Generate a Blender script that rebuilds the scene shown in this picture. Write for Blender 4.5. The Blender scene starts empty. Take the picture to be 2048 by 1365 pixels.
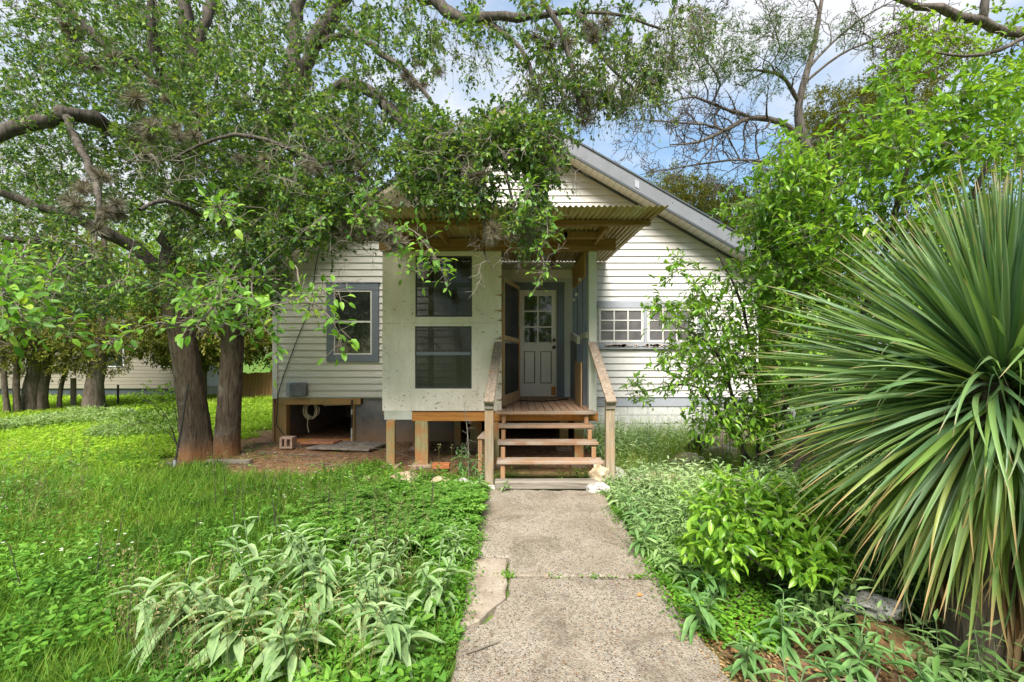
import bpy, math, numpy as np
from mathutils import noise as mnoise
from mathutils import Matrix, Vector
rng = np.random.default_rng(11)
scn = bpy.context.scene
COL = scn.collection
R = math.radians
CZ = 1.78            # eye height
FPX = 870.0          # focal length in pixels of the 2048 wide photograph

# ------------------------------------------------------------------ camera
cam_d = bpy.data.cameras.new('camera')
cam = bpy.data.objects.new('camera', cam_d); COL.objects.link(cam)
cam.location = (0, 0, CZ); cam.rotation_euler = (R(90), 0, 0)
cam_d.sensor_width = 36.0; cam_d.lens = FPX / 2048 * 36.0
cam_d.shift_y = 22.5 / 2048
cam_d.clip_start = 0.05; cam_d.clip_end = 1500
scn.camera = cam

# ------------------------------------------------------------------ world, sun, exposure
SUN_DIR = Vector((-0.10, -0.62, 0.775)).normalized()
SUN_EL = math.asin(SUN_DIR.z); SUN_ROT = math.atan2(SUN_DIR.x, SUN_DIR.y)
world = bpy.data.worlds.new('World'); scn.world = world; world.use_nodes = True
wn = world.node_tree; wn.nodes.clear()
def wnode(t, **k):
    n = wn.nodes.new(t)
    for a, b in k.items(): setattr(n, a, b)
    return n
sky = wnode('ShaderNodeTexSky', sky_type='NISHITA', sun_disc=False)
sky.sun_elevation = SUN_EL; sky.sun_rotation = SUN_ROT
sky.air_density = 1.0; sky.dust_density = 0.6; sky.ozone_density = 1.0
tc = wnode('ShaderNodeTexCoord'); mp = wnode('ShaderNodeMapping')
mp.inputs['Scale'].default_value = (1.0, 1.0, 1.9); mp.inputs['Location'].default_value = (6.3, 6.1, 5.5)
ns = wnode('ShaderNodeTexNoise'); ns.inputs['Scale'].default_value = 1.9; ns.inputs['Detail'].default_value = 9
ns.inputs['Roughness'].default_value = 0.55
rp = wnode('ShaderNodeValToRGB')
rp.color_ramp.elements[0].position = 0.42; rp.color_ramp.elements[0].color = (0, 0, 0, 1)
rp.color_ramp.elements[1].position = 0.60; rp.color_ramp.elements[1].color = (1, 1, 1, 1)
mx = wnode('ShaderNodeMixRGB'); mx.inputs[2].default_value = (1.72, 1.76, 1.84, 1)
bgn = wnode('ShaderNodeBackground'); bgn.inputs['Strength'].default_value = 0.09
wo = wnode('ShaderNodeOutputWorld')
L = wn.links.new
L(tc.outputs['Generated'], mp.inputs[0]); L(mp.outputs[0], ns.inputs['Vector']); L(ns.outputs[0], rp.inputs[0])
hz = wnode('ShaderNodeMixRGB', blend_type='MULTIPLY'); hz.inputs[0].default_value = 1.0; hz.inputs[2].default_value = (1.0, 1.06, 0.98, 1)
bw = wnode('ShaderNodeRGBToBW'); ma = wnode('ShaderNodeMath', operation='MULTIPLY_ADD'); ma.inputs[1].default_value = 0.55; ma.inputs[2].default_value = 1.0
dv_ = wnode('ShaderNodeMixRGB', blend_type='DIVIDE'); dv_.inputs[0].default_value = 1.0
L(sky.outputs[0], bw.inputs[0]); L(bw.outputs[0], ma.inputs[0]); L(sky.outputs[0], dv_.inputs[1]); L(ma.outputs[0], dv_.inputs[2])   # softer horizon, as under thin high haze
L(dv_.outputs[0], hz.inputs[1]); L(rp.outputs[0], mx.inputs[0]); L(hz.outputs[0], mx.inputs[1]); L(mx.outputs[0], bgn.inputs[0]); L(bgn.outputs[0], wo.inputs[0])

sun_d = bpy.data.lights.new('sun', 'SUN'); sun_d.energy = 1.5; sun_d.angle = R(28); sun_d.color = (1.0, 0.95, 0.86)
sun = bpy.data.objects.new('sun', sun_d); COL.objects.link(sun)
sun.rotation_euler = SUN_DIR.to_track_quat('Z', 'Y').to_euler()
sun.location = (0, 0, 30)
scn.view_settings.view_transform = 'Standard'; scn.view_settings.look = 'None'
scn.view_settings.gamma = 1.0; scn.view_settings.use_curve_mapping = False
scn.view_settings.exposure = 2.68
scn.render.engine = 'CYCLES'
scn.cycles.max_bounces = 8; scn.cycles.diffuse_bounces = 4; scn.cycles.transparent_max_bounces = 16
scn.cycles.transmission_bounces = 6; scn.cycles.use_denoising = True

# ------------------------------------------------------------------ helpers
def P(px, py, Y):
    """world point at distance Y seen at photograph pixel (px, py)"""
    return np.array([(px - 1024.0) * Y / FPX, Y, CZ - (py - 705.0) * Y / FPX])

def put(o, parent=None, **props):
    COL.objects.link(o)
    if parent is not None:
        o.parent = parent
        o.matrix_parent_inverse = Matrix.Translation(-Vector(parent_loc(parent)))
    for k, v in props.items(): o[k] = v
    return o

_bases = {}
def parent_loc(p):
    return _bases.get(p.name, (0, 0, 0))

def thing(name, label, cat, loc=(0, 0, 0), group=None):
    o = bpy.data.objects.new(name, None); COL.objects.link(o)
    o.location = loc; o.empty_display_size = 0.2
    _bases[o.name] = tuple(loc)
    o['label'] = label; o['category'] = cat
    if group: o['group'] = group
    return o

def tag(o, label, cat, group=None):
    o['label'] = label; o['category'] = cat
    if group: o['group'] = group
    return o

def np_mesh(name, V, faces, attrs=None, smooth=False):
    """faces: list of (n,k) int arrays"""
    me = bpy.data.meshes.new(name)
    V = np.ascontiguousarray(V, dtype=np.float32)
    faces = [np.ascontiguousarray(f, dtype=np.int32) for f in faces if len(f)]
    me.vertices.add(len(V)); me.vertices.foreach_set('co', V.ravel())
    nl = sum(f.size for f in faces); npoly = sum(len(f) for f in faces)
    me.loops.add(nl); me.polygons.add(npoly)
    me.loops.foreach_set('vertex_index', np.concatenate([f.ravel() for f in faces]))
    starts = []; s = 0
    for f in faces:
        starts.append(s + np.arange(len(f), dtype=np.int32) * f.shape[1]); s += f.size
    me.polygons.foreach_set('loop_start', np.concatenate(starts).astype(np.int32))
    if smooth:
        me.polygons.foreach_set('use_smooth', np.ones(npoly, dtype=bool))
    if attrs:
        for k, a in attrs.items():
            at = me.attributes.new(k, 'FLOAT', 'POINT'); at.data.foreach_set('value', np.ascontiguousarray(a, dtype=np.float32))
    me.update(calc_edges=True)
    return me

def obj(name, me, mat, parent=None, **props):
    o = bpy.data.objects.new(name, me)
    if mat is not None and len(me.materials) == 0: me.materials.append(mat)
    return put(o, parent, **props)

class MB:
    """collects solids into one mesh"""
    def __init__(s): s.V = []; s.Q = []; s.T = []; s.N = []; s.n = 0
    def raw(s, V, quads=(), tris=(), ngons=()):
        b = s.n; s.V.append(np.asarray(V, float)); s.n += len(V)
        s.Q += [[i + b for i in q] for q in quads]; s.T += [[i + b for i in q] for q in tris]
        s.N += [[i + b for i in q] for q in ngons]
        return s
    def box(s, x0, x1, y0, y1, z0, z1, M=None):
        V = np.array([[x, y, z] for x in (x0, x1) for y in (y0, y1) for z in (z0, z1)], float)
        if M is not None: V = np.array([list(M @ Vector(v)) for v in V])
        return s.raw(V, [(0, 1, 3, 2), (4, 6, 7, 5), (0, 4, 5, 1), (2, 3, 7, 6), (0, 2, 6, 4), (1, 5, 7, 3)])
    def beam(s, a, b, w, h, up=(0, 0, 1)):
        """box along a->b, w sideways, h along up"""
        a = Vector(a); b = Vector(b); d = (b - a); Ln = d.length; d.normalize()
        sd = d.cross(Vector(up)).normalized(); u = sd.cross(d)
        V = [a + sd * (w / 2 * i) + u * (h / 2 * j) + d * (Ln * k) for k in (0, 1) for i in (-1, 1) for j in (-1, 1)]
        return s.raw([list(v) for v in V], [(0, 1, 3, 2), (4, 6, 7, 5), (0, 4, 5, 1), (2, 3, 7, 6), (0, 2, 6, 4), (1, 5, 7, 3)])
    def prism_y(s, poly, y0, y1):
        """polygon in (x,z) extruded along y"""
        n = len(poly)
        V = [[p[0], y0, p[1]] for p in poly] + [[p[0], y1, p[1]] for p in poly]
        return s.raw(V, [(i, (i + 1) % n, n + (i + 1) % n, n + i) for i in range(n)], ngons=[tuple(range(n)), tuple(range(2 * n - 1, n - 1, -1))])
    def prism_z(s, poly, z0, z1):
        n = len(poly)
        V = [[p[0], p[1], z0] for p in poly] + [[p[0], p[1], z1] for p in poly]
        return s.raw(V, [(i, (i + 1) % n, n + (i + 1) % n, n + i) for i in range(n)], ngons=[tuple(range(n)), tuple(range(2 * n - 1, n - 1, -1))])
    def lathe(s, c, axis, prof, n=16):
        """prof: list of (r, h) along axis from c"""
        ax = Vector(axis).normalized(); u = ax.orthogonal().normalized(); v = ax.cross(u); c = Vector(c)
        V = []; Q = []
        for r, h in prof:
            for k in range(n):
                a = 2 * math.pi * k / n
                V.append(list(c + ax * h + (u * math.cos(a) + v * math.sin(a)) * r))
        for j in range(len(prof) - 1):
            for k in range(n):
                Q.append((j * n + k, j * n + (k + 1) % n, (j + 1) * n + (k + 1) % n, (j + 1) * n + k))
        return s.raw(V, Q)
    def tube(s, pts, r, n=6):
        V, Q = tube_np([(np.asarray(pts, float), np.full(len(pts), r) if np.isscalar(r) else np.asarray(r, float))], n)
        return s.raw(V, [tuple(q) for q in Q])
    def mesh(s, name, smooth=False):
        me = bpy.data.meshes.new(name)
        V = np.concatenate(s.V) if s.V else np.zeros((0, 3))
        me.from_pydata([tuple(v) for v in V], [], s.Q + s.T + s.N)
        import bmesh
        bm = bmesh.new(); bm.from_mesh(me); bmesh.ops.recalc_face_normals(bm, faces=bm.faces); bm.to_mesh(me); bm.free()
        if smooth: me.polygons.foreach_set('use_smooth', np.ones(len(me.polygons), dtype=bool))
        me.update(); return me
    def build(s, name, mat, parent=None, bevel=0, smooth=False, **props):
        o = obj(name, s.mesh(name, smooth), mat, parent, **props)
        if bevel:
            m = o.modifiers.new('bevel', 'BEVEL'); m.width = bevel; m.segments = 1; m.limit_method = 'ANGLE'
        return o

def frames(pts):
    t = np.gradient(pts, axis=0); t /= np.linalg.norm(t, axis=1)[:, None] + 1e-9
    ref = np.array([0.0, 0, 1]) if abs(t[0][2]) < 0.9 else np.array([1.0, 0, 0])
    u = np.cross(t, ref); nn = np.linalg.norm(u, axis=1)[:, None]
    u = np.where(nn < 1e-3, np.cross(t, [0.3, 1, 0.1]), u); u /= np.linalg.norm(u, axis=1)[:, None] + 1e-9
    return t, u, np.cross(t, u)

def tube_np(lines, n):
    """lines: list of (pts(k,3), radii(k)); returns V, quads"""
    Vs = []; Qs = []; b = 0
    a = 2 * np.pi * np.arange(n) / n; ca = np.cos(a)[None, :, None]; sa = np.sin(a)[None, :, None]
    k0 = np.arange(n); k1 = (k0 + 1) % n
    for pts, r in lines:
        t, u, v = frames(pts); k = len(pts)
        ring = pts[:, None, :] + (u[:, None, :] * ca + v[:, None, :] * sa) * r[:, None, None]
        Vs.append(ring.reshape(-1, 3))
        base = b + (np.arange(k - 1) * n)[:, None]
        Qs.append(np.stack([base + k0, base + k1, base + n + k1, base + n + k0], -1).reshape(-1, 4)); b += k * n
    return np.concatenate(Vs), np.concatenate(Qs)

def cones_np(A, B, r0, r1):
    """three sided twigs A->B"""
    t = B - A; t /= np.linalg.norm(t, axis=1)[:, None] + 1e-9
    u = np.cross(t, np.array([0.31, 0.57, 0.76])); u /= np.linalg.norm(u, axis=1)[:, None] + 1e-9
    v = np.cross(t, u); V = []
    for base, r in ((A, r0), (B, r1)):
        for k in range(3):
            a = 2 * np.pi * k / 3; V.append(base + (u * math.cos(a) + v * math.sin(a)) * r)
    V = np.stack(V, 1); n = len(A); off = (np.arange(n) * 6)[:, None]
    Q = np.concatenate([off + np.array([[k, (k + 1) % 3, 3 + (k + 1) % 3, 3 + k]]) for k in range(3)])
    return V.reshape(-1, 3), Q

def unit(a): return a / (np.linalg.norm(a, axis=-1, keepdims=True) + 1e-9)
def rdir(n): return unit(rng.normal(size=(n, 3)))

# leaf templates: (u along, v across, w normal), faces
LEAF2 = (np.array([[0, 0, 0], [.45, -.5, .10], [1, 0, -.06], [.45, .5, .10]]), np.array([[0, 2, 1], [0, 3, 2]]))
LEAF6 = (np.array([[0, 0, 0], [.28, -.42, .09], [.68, -.40, .06], [1, 0, -.10], [.68, .40, .06], [.28, .42, .09], [.45, 0, 0.0]]),
         np.array([[0, 6, 1], [1, 6, 2], [2, 6, 3], [6, 4, 3], [5, 4, 6], [0, 5, 6]]))
def lance(seg=5, droop=0.35, fold=.12, wpos=.4):
    V = []; F = []
    for i in range(seg + 1):
        t = i / seg
        w = (t / wpos) ** .7 if t < wpos else max(0, (1 - t) / (1 - wpos)) ** .75
        w = w * .5 if 0 < i < seg else .02
        z = -droop * t * t
        V += [[t, -w, z + fold * w], [t, 0, z], [t, w, z + fold * w]]
    for i in range(seg):
        a = i * 3
        F += [[a, a + 1, a + 4, a + 3], [a + 1, a + 2, a + 5, a + 4]]
    return np.array(V), np.array(F)
LANCE = lance(); LANCE3 = lance(3, .4)
BLADE = (np.array([[0, -.5, 0], [0, .5, 0], [.55, -.38, 0.0], [.55, .38, 0.0], [1, 0, -.14]]), np.array([[0, 1, 3], [0, 3, 2], [2, 3, 4]]))

def scatter(tmpl, pos, d, nrm, ln, wd):
    """array of template copies; returns V,F, leaf index per vertex"""
    T, F = tmpl; n = len(pos); k = len(T)
    d = unit(d); s = unit(np.cross(nrm, d)); w = np.cross(d, s)
    ln = np.broadcast_to(ln, (n,)); wd = np.broadcast_to(wd, (n,))
    V = pos[:, None, :] + d[:, None, :] * (T[None, :, 0, None] * ln[:, None, None]) \
        + s[:, None, :] * (T[None, :, 1, None] * wd[:, None, None]) + w[:, None, :] * (T[None, :, 2, None] * ln[:, None, None])
    FF = (F[None] + (np.arange(n) * k)[:, None, None]).reshape(-1, F.shape[1])
    return V.reshape(-1, 3), FF, np.repeat(np.arange(n), k), np.tile(T[:, 0], n)

# ------------------------------------------------------------------ materials
def new_mat(name):
    m = bpy.data.materials.new(name); m.use_nodes = True
    nt = m.node_tree; nt.nodes.clear()
    return m, nt
def nd(nt, t, ins=None, **k):
    n = nt.nodes.new(t)
    for a, b in k.items(): setattr(n, a, b)
    if ins:
        for a, b in ins.items(): n.inputs[a].default_value = b
    return n
def ramp(nt, fac, stops):
    r = nd(nt, 'ShaderNodeValToRGB'); e = r.color_ramp.elements
    while len(e) < len(stops): e.new(0.5)
    for i, (p, c) in enumerate(stops):
        e[i].position = p; e[i].color = (*c, 1) if len(c) == 3 else c
    nt.links.new(fac, r.inputs[0]); return r.outputs[0]
def mixc(nt, fac, a, b, mode='MIX'):
    m = nd(nt, 'ShaderNodeMixRGB', blend_type=mode)
    for i, v in ((0, fac), (1, a), (2, b)):
        if isinstance(v, (int, float)): m.inputs[i].default_value = v
        elif isinstance(v, tuple): m.inputs[i].default_value = (*v, 1) if len(v) == 3 else v
        else: nt.links.new(v, m.inputs[i])
    return m.outputs[0]
def noise(nt, vec, scale, detail=4, rough=.55, dist=0):
    n = nd(nt, 'ShaderNodeTexNoise', {'Scale': scale, 'Detail': detail, 'Roughness': rough, 'Distortion': dist})
    if vec is not None: nt.links.new(vec, n.inputs['Vector'])
    return n.outputs[0]
def coords(nt, scale=(1, 1, 1), kind='Object', rot=(0, 0, 0)):
    t = nd(nt, 'ShaderNodeTexCoord'); m = nd(nt, 'ShaderNodeMapping', {'Scale': scale, 'Rotation': rot})
    nt.links.new(t.outputs[kind], m.inputs[0]); return m.outputs[0]
def finish(m, nt, color, rough=.7, spec=.3, bump=None, bstr=.3, bdist=.01, metal=0):
    b = nd(nt, 'ShaderNodeBsdfPrincipled', {'Roughness': rough if not hasattr(rough, 'links') else .5, 'Specular IOR Level': spec, 'Metallic': metal})
    if isinstance(color, tuple): b.inputs['Base Color'].default_value = (*color, 1)
    else: nt.links.new(color, b.inputs['Base Color'])
    if bump is not None:
        bn = nd(nt, 'ShaderNodeBump', {'Strength': bstr, 'Distance': bdist}); nt.links.new(bump, bn.inputs['Height']); nt.links.new(bn.outputs[0], b.inputs['Normal'])
    o = nd(nt, 'ShaderNodeOutputMaterial'); nt.links.new(b.outputs[0], o.inputs[0])
    return m

def leaf_mat(name, cols, trans=.38, rough=.5, spec=.25, per_object=False, tip=None, tcol=None, clump=True):
    m, nt = new_mat(name)
    if per_object:
        fac = nd(nt, 'ShaderNodeObjectInfo').outputs['Random']
    else:
        fac = nd(nt, 'ShaderNodeAttribute', attribute_name='tint').outputs['Fac']
    c = ramp(nt, fac, [(i / (len(cols) - 1), q) for i, q in enumerate(cols)])
    if clump:
        n = noise(nt, coords(nt, kind='Object' if not per_object else 'Generated'), 1.1 if not per_object else 3.0, 3)
        c = mixc(nt, .55, c, ramp(nt, n, [(.32, (.55, .58, .62)), (.68, (1.35, 1.3, 1.05))]), 'MULTIPLY')
    if tip:
        t = nd(nt, 'ShaderNodeAttribute', attribute_name='along').outputs['Fac']
        f = ramp(nt, t, tip)
        c = mixc(nt, f, c, tcol)
    b = nd(nt, 'ShaderNodeBsdfPrincipled', {'Roughness': rough, 'Specular IOR Level': spec}); nt.links.new(c, b.inputs['Base Color'])
    tr = nd(nt, 'ShaderNodeBsdfTranslucent'); c2 = mixc(nt, 1.0, c, (1.5, 1.4, .7), 'MULTIPLY'); nt.links.new(c2, tr.inputs[0])
    ms = nd(nt, 'ShaderNodeMixShader', {0: trans}); nt.links.new(b.outputs[0], ms.inputs[1]); nt.links.new(tr.outputs[0], ms.inputs[2])
    o = nd(nt, 'ShaderNodeOutputMaterial'); nt.links.new(ms.outputs[0], o.inputs[0])
    return m

def wood_mat(name, c1, c2, axis='x', rough=.8, weather=None, scale=1.0, stain=None):
    m, nt = new_mat(name)
    s = {'x': (1.2, 22, 22), 'y': (22, 1.2, 22), 'z': (22, 22, 1.2)}[axis]
    s = tuple(v * scale for v in s)
    g = noise(nt, coords(nt, s), 1.6, 6, .62, .6)
    c = ramp(nt, g, [(.28, c1), (.68, c2)])
    oi = nd(nt, 'ShaderNodeObjectInfo').outputs['Random']
    c = mixc(nt, .5, c, ramp(nt, oi, [(0, (.78, .78, .78)), (1, (1.15, 1.12, 1.1))]), 'MULTIPLY')
    if weather:
        w = noise(nt, coords(nt, (2.2, 2.2, 2.2)), 1.5, 6, .6)
        c = mixc(nt, ramp(nt, w, [(.45, (0, 0, 0)), (.62, (1, 1, 1))]), c, weather)
    if stain:
        w = noise(nt, coords(nt, (9, 9, 9)), 1.5, 5, .6)
        c = mixc(nt, ramp(nt, w, [(.62, (0, 0, 0)), (.70, (1, 1, 1))]), c, stain)
    return finish(m, nt, c, rough, .2, g, .35, .006)

def paint_mat(name, col, dirt=(.25, .22, .16), amt=.5, rough=.55, dscale=1.4, chips=None, drips=0):
    m, nt = new_mat(name)
    n = noise(nt, coords(nt, (1, 1, .55)), dscale, 7, .62)
    c = mixc(nt, ramp(nt, n, [(.42, (0, 0, 0)), (.78, (amt, amt, amt))]), col, dirt)
    f = noise(nt, coords(nt), 60, 4)
    c = mixc(nt, .12, c, ramp(nt, f, [(.3, (.6, .6, .6)), (.7, (1.2, 1.2, 1.2))]), 'MULTIPLY')
    if drips:
        dn = noise(nt, coords(nt, (3.2, 3.2, .5)), 2.0, 7, .68, .8)
        c = mixc(nt, ramp(nt, dn, [(.50, (0, 0, 0)), (.72, (drips, drips, drips))]), c, (.30, .25, .15))
    if chips:
        k = noise(nt, coords(nt, (14, 14, 26)), 1.5, 6, .7, 1.2)
        c = mixc(nt, ramp(nt, k, [(.655, (0, 0, 0)), (.68, (1, 1, 1))]), c, chips)
    return finish(m, nt, c, rough, .3, f, .12, .004)

# white lap siding: dusty, tan mildew plus painted warm shade by rakes and awning
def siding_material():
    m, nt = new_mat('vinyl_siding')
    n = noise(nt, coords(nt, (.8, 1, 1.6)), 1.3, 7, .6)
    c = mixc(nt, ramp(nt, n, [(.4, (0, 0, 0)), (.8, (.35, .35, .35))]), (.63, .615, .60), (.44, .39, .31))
    # tint mask follows the rake boards (part mildew, part shade put into the colour)
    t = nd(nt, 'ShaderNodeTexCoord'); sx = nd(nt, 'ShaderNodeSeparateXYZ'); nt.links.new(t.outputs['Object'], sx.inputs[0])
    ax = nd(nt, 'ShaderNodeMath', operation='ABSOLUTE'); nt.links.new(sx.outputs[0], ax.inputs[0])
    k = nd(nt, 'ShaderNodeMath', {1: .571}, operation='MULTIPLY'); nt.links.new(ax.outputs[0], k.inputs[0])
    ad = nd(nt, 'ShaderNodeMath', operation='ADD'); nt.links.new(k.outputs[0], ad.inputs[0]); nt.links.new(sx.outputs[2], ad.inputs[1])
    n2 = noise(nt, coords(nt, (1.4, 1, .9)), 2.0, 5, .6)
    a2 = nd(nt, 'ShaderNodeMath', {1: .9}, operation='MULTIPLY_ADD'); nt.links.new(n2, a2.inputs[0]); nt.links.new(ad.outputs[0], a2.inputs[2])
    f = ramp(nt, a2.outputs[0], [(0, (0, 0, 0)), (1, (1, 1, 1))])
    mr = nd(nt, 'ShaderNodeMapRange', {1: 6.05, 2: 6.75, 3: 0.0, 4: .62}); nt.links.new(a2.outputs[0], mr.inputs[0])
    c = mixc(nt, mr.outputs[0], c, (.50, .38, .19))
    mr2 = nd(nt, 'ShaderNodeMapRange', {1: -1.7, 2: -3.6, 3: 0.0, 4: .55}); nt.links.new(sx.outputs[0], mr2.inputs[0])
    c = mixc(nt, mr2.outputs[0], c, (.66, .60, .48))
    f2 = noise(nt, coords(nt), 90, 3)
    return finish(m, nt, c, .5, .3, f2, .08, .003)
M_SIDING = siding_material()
M_TRIM = paint_mat('white_trim', (.68, .67, .64), amt=.45)
M_GREY = paint_mat('grey_blue_trim', (.17, .19, .23), (.10, .10, .10), .5, chips=(.42, .42, .42))
M_GREYL = paint_mat('pale_grey_trim', (.36, .38, .43), (.18, .17, .15), .5)
M_WHITE = paint_mat('white_paint', (.72, .73, .74), (.38, .34, .28), .45, .4)
M_DOOR = paint_mat('door_paint', (.78, .735, .68), (.36, .33, .27), .5, .4)
M_PLY = paint_mat('painted_plywood', (.82, .735, .66), (.50, .41, .30), .75, .7, 1.8, chips=(.16, .10, .05), drips=.2)
M_POST = paint_mat('peeling_post_paint', (.62, .62, .57), (.34, .33, .24), .7, .7, 2.4, chips=(.25, .18, .11))
M_FASCIA = paint_mat('metal_flashing', (.19, .20, .22), (.12, .12, .12), .55, .4, 3.0)
M_DARK = paint_mat('dark_drip_edge', (.055, .065, .075), (.10, .10, .09), .5, .5)
M_SOFFIT = paint_mat('soffit', (.56, .54, .48), (.42, .33, .20), .6, .5)
M_SHINGLE = paint_mat('roof_shingle', (.10, .105, .115), (.16, .16, .15), .7, .9, 8)
M_DECK = wood_mat('deck_wood', (.22, .12, .07), (.46, .29, .19), 'y', .8, weather=(.36, .25, .18))
M_TREAD = wood_mat('tread_wood', (.22, .13, .08), (.48, .31, .20), 'x', .8, weather=(.36, .29, .23))
M_SLEEPER = wood_mat('grey_sleeper_wood', (.10, .085, .07), (.34, .30, .25), 'x', .9)
M_STRING = wood_mat('stringer_wood', (.26, .13, .06), (.46, .28, .16), 'z', .8)
M_RAIL = wood_mat('weathered_rail_wood', (.17, .12, .085), (.40, .33, .26), 'y', .85, stain=(.34, .16, .07))
M_RAILPOST = wood_mat('weathered_post_wood', (.19, .15, .10), (.40, .33, .24), 'z', .85, weather=(.33, .22, .13))
M_RIM = wood_mat('orange_joist_wood', (.38, .14, .03), (.60, .28, .08), 'x', .75)
M_PIER = wood_mat('green_pier_wood', (.20, .16, .07), (.40, .36, .20), 'z', .85, weather=(.42, .20, .08))
M_BEAM = wood_mat('brown_beam_wood', (.16, .085, .03), (.34, .20, .08), 'x', .8)
M_RAFTER = wood_mat('brown_rafter_wood', (.18, .10, .04), (.38, .23, .10), 'y', .8)
M_STUD = wood_mat('amber_stud_wood', (.34, .19, .06), (.52, .33, .13), 'z', .8)
M_FRAME = wood_mat('crawl_frame_wood', (.28, .17, .06), (.46, .32, .14), 'z', .8, weather=(.42, .24, .10))
M_BROWNPLY = wood_mat('bare_plywood', (.26, .15, .07), (.46, .31, .18), 'z', .8)
M_FENCE = wood_mat('fence_wood', (.14, .075, .03), (.30, .17, .07), 'z', .85)

def stucco_mat():
    m, nt = new_mat('grey_stucco')
    n = noise(nt, coords(nt), 2.2, 7, .65)
    c = ramp(nt, n, [(.3, (.10, .105, .115)), (.75, (.26, .25, .245))])
    t = nd(nt, 'ShaderNodeTexCoord'); sx = nd(nt, 'ShaderNodeSeparateXYZ'); nt.links.new(t.outputs['Object'], sx.inputs[0])
    n2 = noise(nt, coords(nt), 5, 5)
    a = nd(nt, 'ShaderNodeMath', {1: .5}, operation='MULTIPLY_ADD'); nt.links.new(n2, a.inputs[0]); nt.links.new(sx.outputs[2], a.inputs[2])
    mr = nd(nt, 'ShaderNodeMapRange', {1: .75, 2: .3, 3: 0.0, 4: .75}); nt.links.new(a.outputs[0], mr.inputs[0])
    c = mixc(nt, mr.outputs[0], c, (.34, .20, .11))
    f = noise(nt, coords(nt), 40, 5)
    return finish(m, nt, c, .9, .15, f, .5, .008)
M_STUCCO = stucco_mat()

def awning_mat():
    m, nt = new_mat('rusty_corrugated_metal')
    n = noise(nt, coords(nt, (3.5, .7, 1)), 1.6, 6, .6)
    c = ramp(nt, n, [(.25, (.24, .15, .05)), (.45, (.44, .33, .15)), (.62, (.52, .46, .28)), (.8, (.50, .48, .40))])
    f = noise(nt, coords(nt), 30, 5)
    c = mixc(nt, .25, c, ramp(nt, f, [(.3, (.5, .45, .4)), (.7, (1.2, 1.2, 1.2))]), 'MULTIPLY')
    return finish(m, nt, c, .5, .4, f, .05, .003, .25)
M_AWN = awning_mat()

def glass_mat():
    m, nt = new_mat('dark_window_glass')
    n = noise(nt, coords(nt), 3, 4)
    c = ramp(nt, n, [(.3, (.012, .014, .012)), (.8, (.04, .042, .036))])
    return finish(m, nt, c, .03, 1.0, noise(nt, coords(nt), .9, 2), .06, .02)
M_GLASS = glass_mat()
def dusty_glass():
    m, nt = new_mat('dusty_window_glass')
    n = noise(nt, coords(nt), 3, 5)
    return finish(m, nt, ramp(nt, n, [(.3, (.09, .085, .09)), (.8, (.20, .19, .19))]), .25, .6)
M_GLASSD = dusty_glass()
def screen_mat():
    m, nt = new_mat('insect_screen')
    d = nd(nt, 'ShaderNodeBsdfPrincipled', {'Base Color': (.045, .045, .042, 1), 'Roughness': .6, 'Specular IOR Level': .2})
    n = noise(nt, coords(nt), 2.2, 4); nt.links.new(ramp(nt, n, [(.3, (.012, .012, .011)), (.75, (.045, .045, .04))]), d.inputs['Base Color'])
    t = nd(nt, 'ShaderNodeBsdfTransparent'); ms = nd(nt, 'ShaderNodeMixShader', {0: .66})
    nt.links.new(t.outputs[0], ms.inputs[1]); nt.links.new(d.outputs[0], ms.inputs[2])
    g = nd(nt, 'ShaderNodeBsdfGlossy', {'Roughness': .06}); ms2 = nd(nt, 'ShaderNodeMixShader', {0: .025})
    nt.links.new(ms.outputs[0], ms2.inputs[1]); nt.links.new(g.outputs[0], ms2.inputs[2])
    o = nd(nt, 'ShaderNodeOutputMaterial'); nt.links.new(ms2.outputs[0], o.inputs[0]); return m
M_SCREEN = screen_mat()
def plain(name, col, rough=.6, spec=.3, metal=0, var=.3, sc=12):
    m, nt = new_mat(name)
    n = noise(nt, coords(nt), sc, 5)
    lo = tuple(v * (1 - var) for v in col); hi = tuple(min(1, v * (1 + var)) for v in col)
    return finish(m, nt, ramp(nt, n, [(.3, lo), (.7, hi)]), rough, spec, n, .15, .004, metal)
M_BRONZE = plain('old_bronze', (.10, .06, .035), .4, .5, .6)
M_BLACK = plain('black_rubber', (.02, .02, .022), .6)
M_BLACKPL = plain('black_plastic', (.018, .02, .022), .5, .4)
M_GBOX = plain('grey_utility_plastic', (.20, .20, .21), .6, .3, 0, .35, 5)
M_ROPE = plain('old_rope', (.40, .34, .22), .9)
M_IRON = plain('rusty_iron', (.06, .05, .045), .7, .4, .4)
M_PIPE = plain('white_pipe', (.55, .54, .50), .5)
M_CONC = plain('pink_concrete_block', (.40, .28, .21), .95, .1, 0, .3, 25)
M_BRICK = plain('orange_brick', (.46, .17, .07), .9, .1, 0, .3, 20)
M_SLATE = plain('grey_slab', (.24, .20, .17), .9, .1, 0, .4, 10)
M_TILE = plain('red_tile', (.36, .16, .09), .85, .15, 0, .3, 12)
M_WHITEPAINT = plain('whitewashed_block', (.56, .56, .54), .8, .2, 0, .15, 8)
M_STEEL = plain('galvanised_wire', (.25, .26, .25), .5, .5, .6)

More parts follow.
